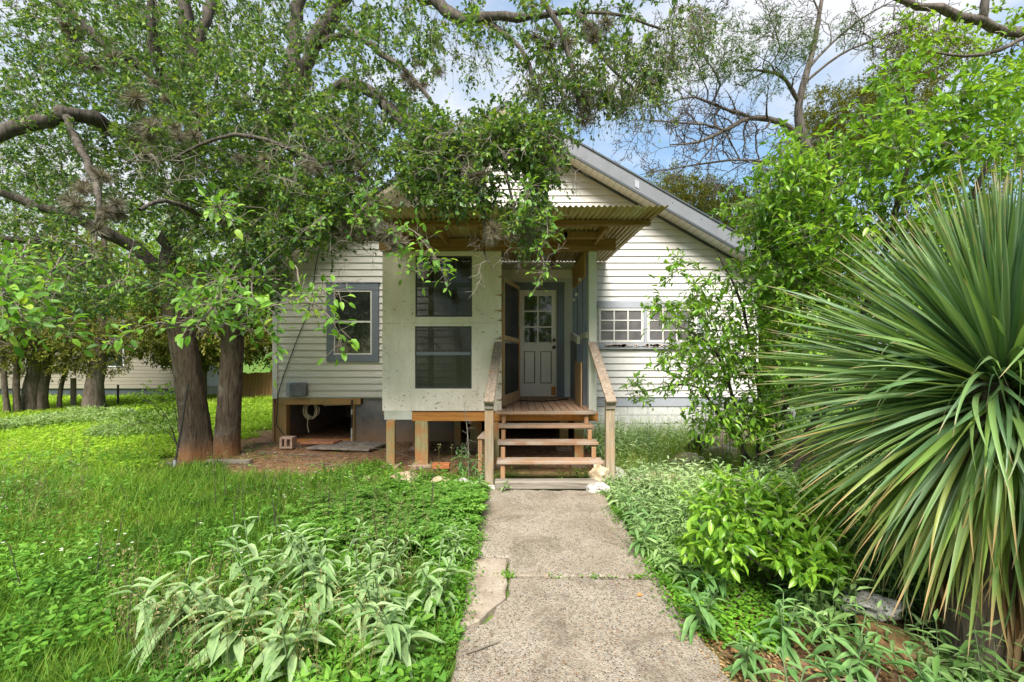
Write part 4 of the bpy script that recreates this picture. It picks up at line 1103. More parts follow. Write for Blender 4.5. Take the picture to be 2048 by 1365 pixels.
sk.limb(L3([(340, 545, 6.95), (300, 520, 6.8), (235, 478, 6.6), (190, 452, 6.4), (130, 430, 6.2), (40, 400, 6.0), (-60, 370, 5.8)]), [.13, .12, .11, .10, .085, .07, .05])
sk.limb(L3([(205, 562, 7.6), (150, 525, 7.2), (95, 490, 6.9), (60, 480, 6.6), (0, 478, 6.4)]), [.10, .10, .09, .075, .06])
sk.limb(L3([(345, 585, 7.0), (290, 575, 7.3), (205, 562, 7.6)]), [.11, .105, .10])
sk.limb(L3([(339, 545, 6.95), (350, 450, 6.8), (375, 330, 6.8), (395, 200, 6.7), (388, 110, 6.6), (372, 30, 6.5), (366, -60, 6.4)]), [.17, .155, .14, .125, .115, .10, .08])
sk.limb(L3([(388, 110, 6.6), (402, 60, 6.6), (425, 0, 6.7), (450, -60, 6.8)]), [.10, .09, .08, .07])
sk.limb(L3([(385, 240, 6.75), (320, 160, 6.3), (305, 60, 6.0), (300, -40, 5.8)]), [.09, .085, .075, .06])
sk.limb(L3([(372, 330, 6.8), (260, 265, 6.2), (190, 238, 5.8), (130, 232, 5.5), (60, 250, 5.3), (-20, 285, 5.1), (-80, 320, 5.0)]), [.12, .115, .11, .11, .10, .09, .07])
sk.limb(L3([(320, 165, 6.3), (200, 80, 6.0), (130, 20, 5.8), (60, -40, 5.6)]), [.07, .075, .06, .05])
sk.limb(L3([(552, 265, 7.0), (572, 190, 7.0), (588, 100, 7.0), (596, 20, 7.0), (604, -70, 7.0)]), [.155, .13, .125, .115, .10])
sk.limb(L3([(560, 240, 7.0), (605, 165, 6.9), (628, 100, 6.8), (650, 50, 6.7), (690, -10, 6.6), (730, -60, 6.5)]), [.14, .135, .14, .14, .13, .11])
sk.limb(L3([(700, -25, 6.6), (780, -30, 6.2), (850, -5, 5.8), (905, 28, 5.5), (960, 36, 5.3), (1060, 33, 5.0), (1150, 25, 4.9), (1240, 32, 4.8), (1330, 60, 4.7)]), [.10, .10, .095, .09, .075, .05, .03, .02, .012])
sk.limb(L3([(970, 38, 5.3), (1010, 70, 5.2), (1040, 95, 5.1), (1062, 140, 5.0), (1075, 200, 4.9)]), [.045, .04, .035, .028, .015])
sk.limb(L3([(1085, 0, 4.8), (1120, 60, 4.75), (1142, 130, 4.7), (1155, 200, 4.7), (1165, 240, 4.7)]), [.04, .035, .03, .022, .012])
sk.limb(L3([(1150, 25, 4.9), (1190, 60, 4.8), (1205, 110, 4.8), (1250, 165, 4.8), (1290, 190, 4.8)]), [.04, .035, .028, .018, .01])
sk.limb(L3([(640, 90, 6.8), (700, 70, 6.3), (760, 105, 5.9), (820, 150, 5.6), (870, 215, 5.4)]), [.07, .06, .05, .04, .025])
sk.limb(L3([(556, 255, 7.0), (640, 195, 6.4), (705, 170, 6.0), (760, 200, 5.6), (800, 245, 5.2), (860, 300, 4.9), (930, 275, 4.75), (1010, 262, 4.7), (1075, 262, 4.6), (1110, 300, 4.6), (1150, 345, 4.6)]), [.10, .09, .085, .08, .07, .06, .05, .045, .035, .022, .01])
sk.limb(L3([(985, 265, 4.7), (1010, 340, 4.6), (1030, 420, 4.5), (1062, 490, 4.45), (1095, 520, 4.4)]), [.035, .028, .02, .014, .006])
sk.limb(L3([(905, 285, 4.8), (955, 380, 4.6), (970, 440, 4.5), (966, 500, 4.5), (990, 545, 4.5)]), [.03, .022, .016, .012, .006])
sk.limb(L3([(505, 440, 7.2), (560, 420, 6.2), (620, 430, 5.4), (690, 475, 4.9), (760, 480, 4.7), (800, 500, 4.6)]), [.08, .07, .06, .045, .035, .02])
sk.limb(L3([(620, 430, 5.4), (600, 380, 5.0), (640, 330, 4.8), (700, 320, 4.7)]), [.04, .035, .025, .015])
sk.limb(L3([(640, 330, 4.8), (560, 290, 4.6), (470, 270, 4.6), (400, 290, 4.7), (345, 320, 4.7)]), [.035, .03, .025, .02, .012])
sk.limb(L3([(498, 470, 7.2), (430, 440, 6.0), (380, 420, 5.0), (330, 400, 4.6), (280, 420, 4.3)]), [.06, .05, .04, .03, .02])
sk.limb(L3([(130, 232, 5.5), (170, 320, 5.0), (200, 400, 4.7), (190, 450, 4.6)]), [.06, .05, .035, .02])
OAKR = [(150, 130, 270, 180, 4.6, 8.5, 404), (420, 250, 230, 180, 4.4, 7.5, 482), (630, 320, 150, 130, 4.4, 6.2, 277), (150, 370, 210, 110, 5, 8, 178), (480, 430, 170, 90, 4.4, 7, 198), (110, 560, 150, 90, 4.2, 6.5, 145), (620, 440, 110, 60, 4.4, 5.6, 72), (540, 80, 260, 130, 5.5, 8.5, 171), (770, 110, 190, 130, 4.8, 7.5, 102), (860, 310, 85, 85, 4.3, 5.4, 182), (1010, 275, 95, 55, 4.2, 5.2, 99), (1075, 270, 60, 50, 4.2, 5.0, 44), (930, 375, 75, 35, 4.2, 5.0, 55), (1055, 420, 40, 75, 4.2, 4.8, 39), (1000, 40, 330, 60, 4.2, 6.5, 50), (1190, 60, 210, 90, 4.0, 6.0, 44), (1150, 170, 60, 60, 4.4, 5.2, 17), (1250, 160, 80, 50, 4.4, 5.2, 17), (1080, 150, 60, 50, 4.6, 5.3, 10), (340, 60, 300, 110, 6.5, 10, 233), (360, 560, 190, 60, 5.5, 7.5, 99), (520, 560, 60, 70, 6.0, 7.6, 46), (730, 220, 110, 70, 4.6, 6.5, 55), (690, 400, 60, 40, 4.2, 5.0, 39), (60, 300, 120, 220, 6, 10, 171), (1080, 335, 60, 40, 4.3, 4.9, 24)]
T = regions(OAKR)
D = sk.grow(T)
A, B, po, ld, nr, ll, ww = sprays(T, D, 5, .24, 8, .060, .58, sag=.25)
# loose hanging strands under the overhead limbs
Ts = regions([(1130, 190, 80, 75, 4.5, 5.0, 43), (1070, 150, 50, 70, 4.6, 5.2, 27), (1200, 150, 70, 80, 4.5, 5.0, 49), (1290, 110, 70, 60, 4.3, 5.0, 31), (1270, 190, 60, 35, 4.5, 5.0, 31), (940, 90, 70, 60, 5, 6, 21), (1380, 40, 60, 40, 4.2, 5.2, 37), (1330, 110, 60, 60, 4.3, 5.2, 37), (760, 230, 70, 60, 4.8, 6, 24)])
Ds = sk.grow(Ts, rk=.008)
A2, B2, po2, ld2, nr2, ll2, ww2 = sprays(Ts, Ds, 4, .26, 6, .040, .5, sag=.9)
skel_objs(sk, oak, M_BARK2, M_TWIG)
AA = np.concatenate([A, A2]); BB = np.concatenate([B, B2])
V, Q = cones_np(AA, BB, .003, .0012); obj('twigs', np_mesh('twigs', V, [Q]), M_TWIG, oak, kind='stuff')
foliage('foliage', M_OAK, np.concatenate([po, po2]), np.concatenate([ld, ld2]), np.concatenate([nr, nr2]), np.concatenate([ll, ll2]), np.concatenate([ww, ww2]), oak, kind='stuff')
# dead pale twigs
Td = regions([(970, 520, 40, 70, 4.4, 4.7, 22), (1060, 490, 60, 70, 4.3, 4.6, 24), (330, 330, 90, 60, 4.2, 4.8, 30), (420, 620, 90, 60, 3.6, 5, 20), (700, 520, 60, 60, 4.2, 4.6, 16), (940, 300, 120, 60, 4.0, 4.3, 30), (600, 300, 120, 90, 4.0, 4.5, 30), (1120, 350, 50, 50, 4.4, 4.7, 20)])
sk2 = Skel(); sk2.p[:sk.n] = sk.p[:sk.n]; sk2.r[:sk.n] = sk.r[:sk.n]; sk2.n = sk.n
sk2.grow(Td, rk=.007, r_end=.0022, arch=.02)
e0 = np.array([t[0][-1] for t in sk2.twigs]); ed = unit(np.array([t[0][-1] - t[0][-2] for t in sk2.twigs]))
e1 = np.repeat(e0, 3, 0); dd = unit(np.repeat(ed, 3, 0) + rdir(len(e1)) * .8 + [0, 0, -.3])
for q0, q1 in zip(e1, dd): sk2.twigs.append((np.array([q0, q0 + q1 * .06, q0 + q1 * .06 + unit(q1 + rng.normal(size=3) * .5) * .08]), np.array([.0022, .0018, .001])))
V, Q = tube_np(sk2.twigs, 4); obj('dead_twigs', np_mesh('dead_twigs', V, [Q], smooth=True), M_TWIGL, oak, kind='stuff')
# ball moss on the limbs
mo = [(165, 65, 5.4), (195, 135, 5.3), (300, 180, 5.0), (322, 215, 5.0), (325, 262, 4.6), (345, 268, 4.6), (190, 360, 5.0), (205, 400, 4.7), (220, 425, 4.6), (175, 435, 4.6), (160, 390, 4.9),
      (615, 335, 4.6), (530, 310, 4.6), (690, 470, 4.7), (775, 485, 4.5), (640, 470, 5.2), (740, 480, 4.6), (960, 345, 4.5), (1000, 480, 4.4), (1018, 300, 4.6), (1165, 215, 4.7), (1090, 75, 4.8), (830, 140, 5.6),
      (555, 180, 6.6), (535, 205, 6.6), (1210, 55, 4.8), (1045, 460, 4.4), (505, 420, 6.5), (840, 165, 5.5), (280, 300, 5.0), (700, 345, 4.7)]
for (a, b, c) in mo:
    for q in range(3):
        C = P(a + rng.normal() * 20, b + rng.normal() * 16, c + rng.normal() * .1); po_, d_, n_, l_, w_ = moss_ball(C, rng.uniform(.06, .125))
        foliage('ball_moss', M_MOSS, po_, d_, n_, l_, w_, oak, tmpl=BLADE)
# low young sprigs with bright leaves hanging in front
SPR = [((560, 560, 4.6), [(510, 560, 3.6), (440, 570, 3.1), (400, 585, 2.9), (340, 570, 2.8)]), ((480, 520, 4.6), [(430, 600, 3.2), (380, 650, 2.9), (330, 640, 2.8), (280, 655, 2.75), (225, 680, 2.7)]),
       ((470, 560, 4.6), [(500, 600, 3.3), (540, 610, 3.1), (590, 600, 3.0), (650, 585, 3.0), (680, 590, 3.0)]), ((500, 560, 4.8), [(520, 640, 3.4), (545, 680, 3.2), (550, 720, 3.1)]),
       ((590, 530, 4.6), [(600, 590, 3.3), (640, 620, 3.1), (665, 660, 3.0), (675, 690, 3.0)]), ((420, 430, 4.6), [(430, 420, 3.4), (445, 430, 3.2), (460, 440, 3.1)]),
       ((700, 470, 4.7), [(720, 440, 3.9), (740, 410, 3.8), (735, 400, 3.8)]), ((760, 485, 4.6), [(810, 460, 3.9), (850, 480, 3.7), (880, 520, 3.6), (905, 560, 3.6)]),
       ((790, 495, 4.6), [(800, 520, 4.0), (830, 545, 3.8), (870, 540, 3.7)]), ((1075, 440, 4.5), [(1090, 420, 4.2), (1095, 470, 4.1), (1080, 500, 4.1)]), ((1085, 500, 4.4), [(1095, 550, 4.2), (1080, 572, 4.2)]),
       ((1040, 380, 4.5), [(1060, 370, 4.0), (1050, 400, 3.9)]), ((60, 480, 5.0), [(20, 560, 3.0), (45, 620, 2.7), (60, 660, 2.6), (40, 690, 2.6)]), ((130, 500, 5.0), [(90, 600, 3.2), (110, 640, 2.9), (120, 660, 2.9)]),
       ((-10, 500, 4.0), [(0, 600, 2.6), (10, 640, 2.5), (5, 680, 2.5)]), ((640, 430, 5.2), [(650, 440, 4.2), (610, 470, 4.0), (600, 480, 4.0)]), ((270, 480, 5), [(265, 540, 4.2), (250, 560, 4.0), (210, 575, 3.9)]),
       ((420, 590, 4.8), [(440, 640, 3.6), (480, 650, 3.4), (505, 660, 3.3)]), ((350, 600, 4.8), [(385, 610, 3.4), (445, 600, 3.0), (470, 590, 2.9)])]
sp = []; lp, lD, lN, lL = [], [], [], []
for root_, pts in SPR:
    q, r_ = smooth_line(L3([root_] + pts), np.linspace(.008, .002, len(pts) + 1), .05)
    q += np.cumsum(rng.normal(size=q.shape) * .004, 0); sp.append((q, r_))
    n0 = int(len(q) * (.30 if pts[-1][0] < 500 or pts[-1][0] > 690 else .52))
    for i in range(n0, len(q)):
        m = 3 if i < len(q) - 8 else 5
        for _ in range(m):
            if rng.random() < .12: continue
            td = unit(q[i] - q[i - 1]); dd = unit(td * .5 + rdir(1)[0] * 1.0 + [0, 0, .1])
            b0 = q[i] + rng.normal(size=3) * .012
            if rng.random() < .7:
                e_ = b0 + dd * rng.uniform(.03, .15); sp.append((np.array([b0, (b0 + e_) / 2, e_]), np.array([.0025, .002, .0015]))); b0 = e_
            lp.append(b0); lD.append(dd); lN.append(rdir(1)[0] * .6 + [0, -.45, .9]); lL.append(rng.uniform(.05, .088))
V, Q = tube_np(sp, 5); obj('sprig_twigs', np_mesh('sprig_twigs', V, [Q], smooth=True), M_TWIG, oak, kind='stuff')
lp, lD, lN, lL = map(np.array, (lp, lD, lN, lL)); od = rng.permutation(len(lp)); big = od[:300]; rest = od[300:]
YL = leaf_variants('leaf', LEAF6, M_OAKY, .52)
leaf_objs('leaf', YL, lp[big], lD[big], lN[big], lL[big], oak)
if len(rest): foliage('young_leaves', M_OAKY2, lp[rest], lD[rest], lN[rest], lL[rest], lL[rest] * .5, oak, tmpl=LEAF6, kind='stuff')

# ------------------------------------------------------------------ other trees
def tree(name, label, base, limbs, T, lspec, mats, group=None, tr=None, cat='tree', leaf_tmpl=LEAF2, rk=.014, r_end=.005, wobble=.12, ram=None):
    """limbs: list of (points, radii); first one is the trunk"""
    root = thing(name, label, cat, tuple(base), group)
    s = Skel(30000)
    for i, (pts, r) in enumerate(limbs):
        if i == 0:
            me, p_, r_ = trunk_mesh(pts, r, .5, 20, .2, .05, int(abs(base[0]) * 10)); obj('trunk', me, mats[0], root); s.add(p_, r_)
        else: s.limb(pts, r, .03, .3)
    D = s.grow(T, rk=rk, r_end=r_end, wobble=wobble) if len(T) else None
    if ram: ramify(s.limbs, ram[0], ram[1], ram[2], np.random.default_rng(7), s.twigs, r_end)
    skel_objs(s, root, mats[0], mats[1], sides=(7, 4, 3))
    k, ln, nl, size, asp, sag, sprd = lspec
    if k:
        A, B, po, ld, nr, ll, ww = sprays(T, D, k, ln, nl, size, asp, sag, sprd)
        foliage('crown', mats[2], po, ld, nr, ll, ww, root, tmpl=leaf_tmpl, kind='stuff')
    return root, s
def gp(px, Y): return np.array([(px - 1024) * Y / FPX, Y, 0.0])
def crown_over(b, z0, z1, r, n, flat=.8):
    q = rdir(n) * rng.random(n)[:, None] ** .4
    return np.array([b[0], b[1], (z0 + z1) / 2]) + q * [r, r * flat, (z1 - z0) / 2]
# cedars along the left boundary
CED = [(16, 12.4, .10, 'thin leaning cedar at the far left edge of the yard', -.5), (36, 12.6, .12, 'slim grey cedar trunk beside the leftmost one', -.3),
       (62, 13.0, .34, 'broad cedar with a split trunk at the left boundary', .2), (83, 13.1, .22, 'grey trunked cedar crowding the broad split one', .15), (118, 13.4, .09, 'pole thin cedar between the two broad cedar trunks', .3),
       (185, 13.2, .36, 'stout flare footed cedar in front of the pale trailer', .15), (200, 13.6, .22, 'dark cedar leaning off the stout flare footed one', -.3)]
for (px, Y, r, lab, lean) in CED:
    b = gp(px, Y); h = rng.uniform(5.5, 7); r *= .72
    pts = [b + [0, 0, -.08], b + [lean * .15, 0, .6], b + [lean * .5, .1, 1.5], b + [lean, .2, 3], b + [lean * 1.1, .2, h]]
    z0 = 1.15
    n = int(80 + 330 * r)
    T = np.concatenate([crown_over(b + [lean, 0, 0], z0, z0 + 2.2, 1.7, n), crown_over(b + [lean, 0, 0], 2.5, h, 1.5, n // 2)])
    T[:, 2] = np.maximum(T[:, 2], .85)
    tree('cedar_tree', lab, b, [(pts, [r, r * .85, r * .75, r * .5, .03])], T, (4, .32, 12, .085, .34, .18, .9), (M_BARKC, M_BARKC, M_CEDAR), 'cedars along the left boundary')
# green trees further behind on the left
BG = [(-14.5, 19.5, 8.5, 3.4, 'bright green leafy tree beyond the trailer at far left', M_FARG), (-9.5, 18.5, 8.0, 2.6, 'light green tree standing behind the two oak trunks', M_FARG), (-19.5, 21, 9, 3.6, 'tall green tree at the outer left beyond the trailer', M_FARG),
      (-7.6, 17.5, 5.6, 2.3, 'olive cedar beside the wooden fence behind the house corner', M_CEDAR), (-11.5, 16.0, 5.2, 1.9, 'yellowish cedar seen between stout cedar and oak trunks', M_CEDAR), (-5.6, 19.5, 7.4, 2.4, 'green tree rising behind the left roof slope', M_FARG), (-23, 17, 7.5, 3, 'dark cedar mass beyond the far left trunks', M_CEDAR)]
for (x, y, h, r, lab, mt) in BG:
    b = np.array([x, y, 0.0]); T = np.concatenate([crown_over(b, 1.5, h, r, 480), crown_over(b, 1.2, h * .6, r * 1.1, 300)])
    tree('leafy_tree' if mt is M_FARG else 'cedar_tree', lab, b, [([b + [0, 0, -.1], b + [.1, 0, 1.5], b + [.2, 0, 3.5], b + [.1, 0, h * .9]], [.22, .17, .13, .03])], T, (5, .45, 12, .12, .5, .1, 1.0), (M_BARKC, M_BARKC, mt), 'trees beyond the left boundary')
def ramify(limbs, depth, ln0, every, r2, out, rmin=.004):
    for (p, r) in limbs:
        seg = np.r_[0, np.cumsum(np.linalg.norm(np.diff(p, axis=0), axis=1))]; tot = seg[-1]; s_ = tot * r2.uniform(.12, .3); side = 1
        while s_ < tot:
            i = min(len(p) - 2, int(np.searchsorted(seg, s_))); t = unit(p[i + 1] - p[i]); ax = unit(np.cross(t, r2.normal(size=3) * .55 + np.array([0, 1.0, 0])) * side)
            d = unit(t * r2.uniform(.45, 1.0) + ax * r2.uniform(.5, 1.0) + r2.normal(size=3) * .2); L_ = ln0 * r2.uniform(.45, 1.15) * (1 - .45 * s_ / tot); k = max(4, int(L_ / .10)); q = [p[i].copy()]
            for _ in range(k):
                d = unit(d + r2.normal(size=3) * .26 + np.array([0, 0, .05])); q.append(q[-1] + d * L_ / k)
            q = np.array(q); r0 = min(r[i] * .62, .006 + L_ * .022); rr = np.linspace(max(r0, rmin), rmin, len(q)); out.append((q, rr))
            if depth > 1: ramify([(q, rr)], depth - 1, L_ * .55, every * .62, r2, out, rmin)
            s_ += every * r2.uniform(.6, 1.4); side = -side
# trees at the right, behind the bush and the roof
b = np.array([6.6, 12.2, 0.0])
MQ = [(L3([(1640, 700, 11.6), (1652, 480, 11.5), (1648, 400, 11.4), (1620, 320, 11.2), (1604, 275, 11.0), (1597, 215, 10.9), (1612, 150, 10.8), (1628, 90, 10.7), (1640, 20, 10.6), (1655, -60, 10.5)]), [0.1872, 0.1728, 0.1584, 0.1368, 0.1224, 0.0864, 0.072, 0.0576, 0.0396, 0.0288]),
      (L3([(1606, 280, 11.0), (1560, 245, 10.6), (1500, 235, 10.2), (1450, 262, 9.8), (1400, 285, 9.5), (1340, 290, 9.2)]), [0.1008, 0.0864, 0.072, 0.054, 0.036, 0.0144]),
      (L3([(1500, 235, 10.2), (1440, 215, 9.8), (1390, 195, 9.5), (1340, 205, 9.2), (1300, 218, 9.0)]), [0.0504, 0.0396, 0.0324, 0.0216, 0.0101]),
      (L3([(1450, 262, 9.8), (1410, 250, 9.5), (1350, 245, 9.2), (1290, 240, 8.9), (1250, 242, 8.8)]), [0.036, 0.0324, 0.0252, 0.0144, 0.0072]),
      (L3([(1600, 210, 10.9), (1570, 160, 10.6), (1530, 142, 10.3), (1490, 140, 10.0)]), [0.0576, 0.0504, 0.0396, 0.0144]),
      (L3([(1420, 212, 9.7), (1440, 170, 9.6), (1420, 130, 9.4), (1390, 90, 9.3), (1370, 40, 9.2)]), [0.0288, 0.0252, 0.0202, 0.0144, 0.0072]),
      (L3([(1530, 142, 10.3), (1560, 100, 10.2), (1550, 60, 10.1), (1570, 10, 10.0)]), [0.0252, 0.0216, 0.0158, 0.0101]),
      (L3([(1615, 140, 10.8), (1660, 90, 10.8), (1720, 40, 10.8), (1790, 0, 10.8)]), [0.0432, 0.036, 0.0288, 0.0144]),
      (L3([(1610, 165, 10.8), (1680, 110, 10.6), (1760, 75, 10.5), (1850, 40, 10.4)]), [0.0432, 0.036, 0.0288, 0.0144]),
      (L3([(1640, 360, 11.3), (1560, 330, 10.8), (1480, 320, 10.4), (1400, 330, 10.0), (1330, 340, 9.7), (1280, 350, 9.5)]), [0.0504, 0.0432, 0.036, 0.0252, 0.0144, 0.0072]),
      (L3([(1480, 320, 10.4), (1450, 260, 10.0), (1430, 220, 9.8)]), [0.0216, 0.018, 0.0086]), (L3([(1640, 30, 10.6), (1620, -20, 10.5), (1600, -60, 10.4)]), [0.0288, 0.0216, 0.0144])]
T = np.zeros((0, 3))
mq, s_m = tree('mesquite_tree', 'sparse grey mesquite with crooked bare limbs right of the roof', b, MQ, T, (0, 0, 0, 0, 0, 0, 0), (M_BARKM, M_BARKM, M_MESQ), r_end=.0055, ram=(3, 1.45, .21))
Tl = regions([(1415, 130, 60, 40, 9, 10, 70), (1480, 110, 50, 60, 9, 10, 60), (1600, 90, 50, 40, 9.5, 10.6, 60), (1550, 60, 60, 60, 9.5, 10.5, 60), (1540, 160, 60, 50, 9.5, 10.5, 40), (1700, 60, 60, 40, 10, 11, 30), (1440, 60, 60, 50, 9, 10, 40)])
A, B, po, ld, nr, ll, ww = sprays(Tl, unit(rng.normal(size=Tl.shape) + [0, 0, -.3]), 4, .25, 18, .04, .3, .2, 1)
foliage('crown', M_MESQ, po, ld, nr, ll, ww, mq, kind='stuff')
for (x, y, rows, lab) in ((8.4, 13.6, [(1700, 240, 110, 80, 12, 14.5, 289), (1640, 300, 90, 60, 12, 14.5, 187), (1760, 300, 90, 60, 12, 14.5, 187), (1800, 180, 80, 60, 12, 14.5, 153), (1850, 100, 110, 70, 12, 14.5, 187)], 'olive juniper with open layered crown behind the honeysuckle bush'),
                      (5.6, 14.0, [(1400, 400, 90, 50, 11.5, 14, 200), (1340, 380, 50, 40, 11.5, 14, 80), (1480, 440, 100, 70, 11.5, 14, 260), (1560, 380, 70, 60, 11.5, 14, 110)], 'dark olive juniper rising behind the right roof edge')):
    b = np.array([x, y, 0.0]); px = 1024 + x * FPX / y
    T = regions(rows)
    tree('juniper_tree', lab, b, [([b + [0, 0, -.1], b + [.1, 0, 2], b + [0, 0, 4.5], b + [.3, 0, 7.2]], [.2, .17, .12, .04])], T, (5, .34, 14, .075, .34, .05, .9), (M_BARKC, M_BARKC, M_CEDAR), 'junipers behind the right side')
for (x, y, h, r, lab) in ((9.5, 15, 5.2, 2.6, 'shadowy green tree filling the gap behind the yucca'), (7.0, 11.5, 3.6, 1.7, 'low leafy tree just beyond the house corner'), (13.5, 14, 6, 3, 'dense green tree at the far right behind the bush')):
    b = np.array([x, y, 0.0]); T = crown_over(b, .7, h, r, 430)
    tree('leafy_tree', lab, b, [([b + [0, 0, -.1], b + [.1, 0, 1.0], b + [.2, 0, h * .9]], [.15, .12, .03])], T, (5, .45, 12, .12, .5, .1, 1.0), (M_BARKC, M_BARKC, M_FARG), 'trees beyond the right boundary')
# limb of a tree outside the frame, crossing the top right corner
b = np.array([6.4, 4.6, 0.0])
rt = [(np.array([b + [0, 0, -.1], b + [0, 0, 2], b + [-.05, -.2, 4.0], b + [-.2, -.3, 5.6]]), [.20, .17, .13, .06]),
      (np.array([b + [-.02, -.1, 3.4]] + L3([(2110, 95, 4.6), (2010, 65, 4.4), (1960, 48, 4.35), (1880, 22, 4.3), (1800, 0, 4.3), (1730, -40, 4.3)])), [.10, .065, .06, .058, .045, .035, .02]),
      (np.array(L3([(1965, 50, 4.35), (1970, 10, 4.3), (1978, -50, 4.3)])), [.045, .04, .035]),
      (np.array(L3([(2100, 50, 4.6), (2000, 100, 4.3), (1930, 112, 4.2), (1870, 105, 4.1)])), [.03, .025, .02, .008])]
T = regions([(1950, 60, 90, 60, 4, 5, 26), (2020, 120, 50, 60, 4, 5, 30), (1840, 40, 60, 30, 4, 4.6, 10)])
tree('hackberry_tree', 'tree outside the right edge reaching one grey limb over the bush', b, rt, T, (3, .25, 7, .06, .5, .2, 1), (M_BARKM, M_TWIG, M_FARG))
# tall trees behind the viewer, mirrored in the panes
for (x, y, h, r, lab) in ((-9, -14, 9, 4, 'tall tree behind the viewpoint toward the left'), (1.5, -18, 10, 4.5, 'tall tree straight behind the viewpoint'), (12, -16, 9, 4, 'tall tree behind the viewpoint toward the right')):
    b = np.array([x, y, 0.0]); T = crown_over(b, 1.2, h, r, 420)
    tree('leafy_tree', lab, b, [([b + [0, 0, -.1], b + [.1, 0, 2], b + [.2, 0, h * .8]], [.3, .24, .05])], T, (5, .7, 10, .20, .5, .1, 1.0), (M_BARKC, M_BARKC, M_FARG), 'trees behind the viewpoint')

# ------------------------------------------------------------------ honeysuckle bush on the right
bush = thing('honeysuckle_bush', 'tall bright green honeysuckle bush spreading before the right house wall', 'bush', (2.7, 5.1, 0))
sk = Skel(40000)
for rows, r in (([(1490, 950, 5.3), (1480, 860, 5.2), (1455, 760, 5.1), (1420, 690, 5.0), (1350, 650, 4.9), (1310, 640, 4.9)], [.03, .026, .022, .018, .010, .004]),
                ([(1510, 945, 5.3), (1520, 850, 5.3), (1510, 740, 5.2), (1480, 600, 5.1), (1430, 500, 5.0)], [.035, .03, .026, .018, .006]),
                ([(1530, 945, 5.3), (1580, 780, 5.2), (1620, 600, 5.0), (1640, 450, 4.8), (1660, 330, 4.6), (1640, 260, 4.5)], [.045, .04, .034, .028, .02, .006]),
                ([(1560, 945, 5.2), (1680, 760, 4.9), (1750, 560, 4.6), (1800, 400, 4.3), (1820, 280, 4.2), (1810, 190, 4.1)], [.05, .045, .04, .03, .022, .008]),
                ([(1580, 945, 5.1), (1800, 700, 4.6), (1900, 500, 4.3), (1960, 360, 4.1), (2020, 250, 4.0)], [.05, .045, .035, .025, .01]),
                ([(1500, 920, 5.3), (1430, 820, 5.2), (1380, 770, 5.2), (1250, 790, 6.4)], [.025, .02, .014, .004]),
                ([(1600, 945, 5.2), (1900, 750, 4.9), (2030, 600, 4.6), (2120, 450, 4.4)], [.05, .045, .03, .012])):
    sk.limb(L3(rows), r, .03, .12)
BUR = [(1450, 650, 110, 110, 4.5, 5.6, 95), (1410, 735, 110, 60, 4.7, 5.6, 55), (1350, 620, 55, 30, 4.7, 5.3, 15), (1390, 560, 50, 70, 4.7, 5.4, 16), (1595, 540, 130, 115, 4.2, 5.8, 216), (1690, 420, 150, 130, 3.8, 5.4, 146), (1880, 330, 170, 130, 3.5, 5.0, 151), (1820, 240, 110, 45, 3.7, 4.6, 39), (1640, 670, 150, 160, 4.2, 5.6, 208), (1900, 560, 170, 170, 3.9, 5.2, 260), (1600, 350, 90, 50, 4, 5, 44), (1560, 440, 120, 70, 4.2, 5.4, 128), (2030, 250, 70, 100, 3.6, 4.8, 48), (1460, 830, 100, 40, 4.9, 5.4, 50), (1270, 785, 30, 22, 6.2, 6.6, 9), (1510, 820, 60, 60, 4.8, 5.4, 40), (1800, 170, 45, 30, 3.9, 4.3, 14), (1620, 290, 60, 30, 4.2, 4.8, 16), (1950, 190, 60, 40, 3.7, 4.2, 20)]
T = regions(BUR); D = sk.grow(T, rk=.010, r_end=.0025)
A, B, po, ld, nr, ll, ww = sprays(T, D, 3, .24, 6, .088, .40, sag=.12, spread=.9, jit=.6, up=1.0)
skel_objs(sk, bush, M_STEMB, M_TWIG, 'branches')
V, Q = cones_np(A, B, .0025, .0012); obj('twigs', np_mesh('twigs', V, [Q]), M_TWIG, bush, kind='stuff')
dist = np.linalg.norm(po - [0, 0, CZ], axis=1) + rng.normal(size=len(po)) * .35; o_ = np.argsort(dist); big, rest = o_[:300], o_[300:]
leaf_objs('leaf', leaf_variants('leaf', LEAF6, M_BUSHO, .44), po[big], ld[big], nr[big], ll[big], bush)
foliage('foliage', M_BUSH, po[rest], ld[rest], nr[rest], ll[rest], ww[rest], bush, tmpl=LEAF6, kind='stuff')
sel = T[rng.choice(len(T), 140, replace=False)]
fp = np.repeat(sel, 4, 0) + rng.normal(size=(560, 3)) * .02
foliage('blossoms', M_FLOWY, fp, unit(rng.normal(size=fp.shape) + [0, 0, -.6]), rdir(560), np.full(560, .035), np.full(560, .009), bush, kind='stuff')

# lower honeysuckle shoots by the path
low = thing('honeysuckle_shrub', 'low lime green honeysuckle shrub between the path and the yucca', 'shrub', (1.95, 3.2, 0))
sk = Skel(8000)
for rows, r in (([(1610, 1200, 3.3), (1590, 1120, 3.2), (1520, 1040, 3.1), (1460, 980, 3.1)], [.012, .01, .007, .003]), ([(1620, 1200, 3.3), (1620, 1100, 3.2), (1600, 1020, 3.2), (1560, 960, 3.3)], [.012, .01, .008, .003]), ([(1600, 1200, 3.2), (1520, 1130, 3.0), (1430, 1080, 2.9)], [.01, .008, .003])):
    sk.limb(L3(rows), r, .03, .08)
T = regions([(1560, 1060, 110, 90, 2.8, 3.6, 90), (1470, 1010, 80, 60, 2.9, 3.6, 50), (1450, 1090, 70, 40, 2.8, 3.2, 26), (1650, 1000, 70, 60, 2.9, 3.6, 40), (1620, 1110, 70, 40, 2.6, 3.0, 26)]); D = sk.grow(T, rk=.01, r_end=.002)
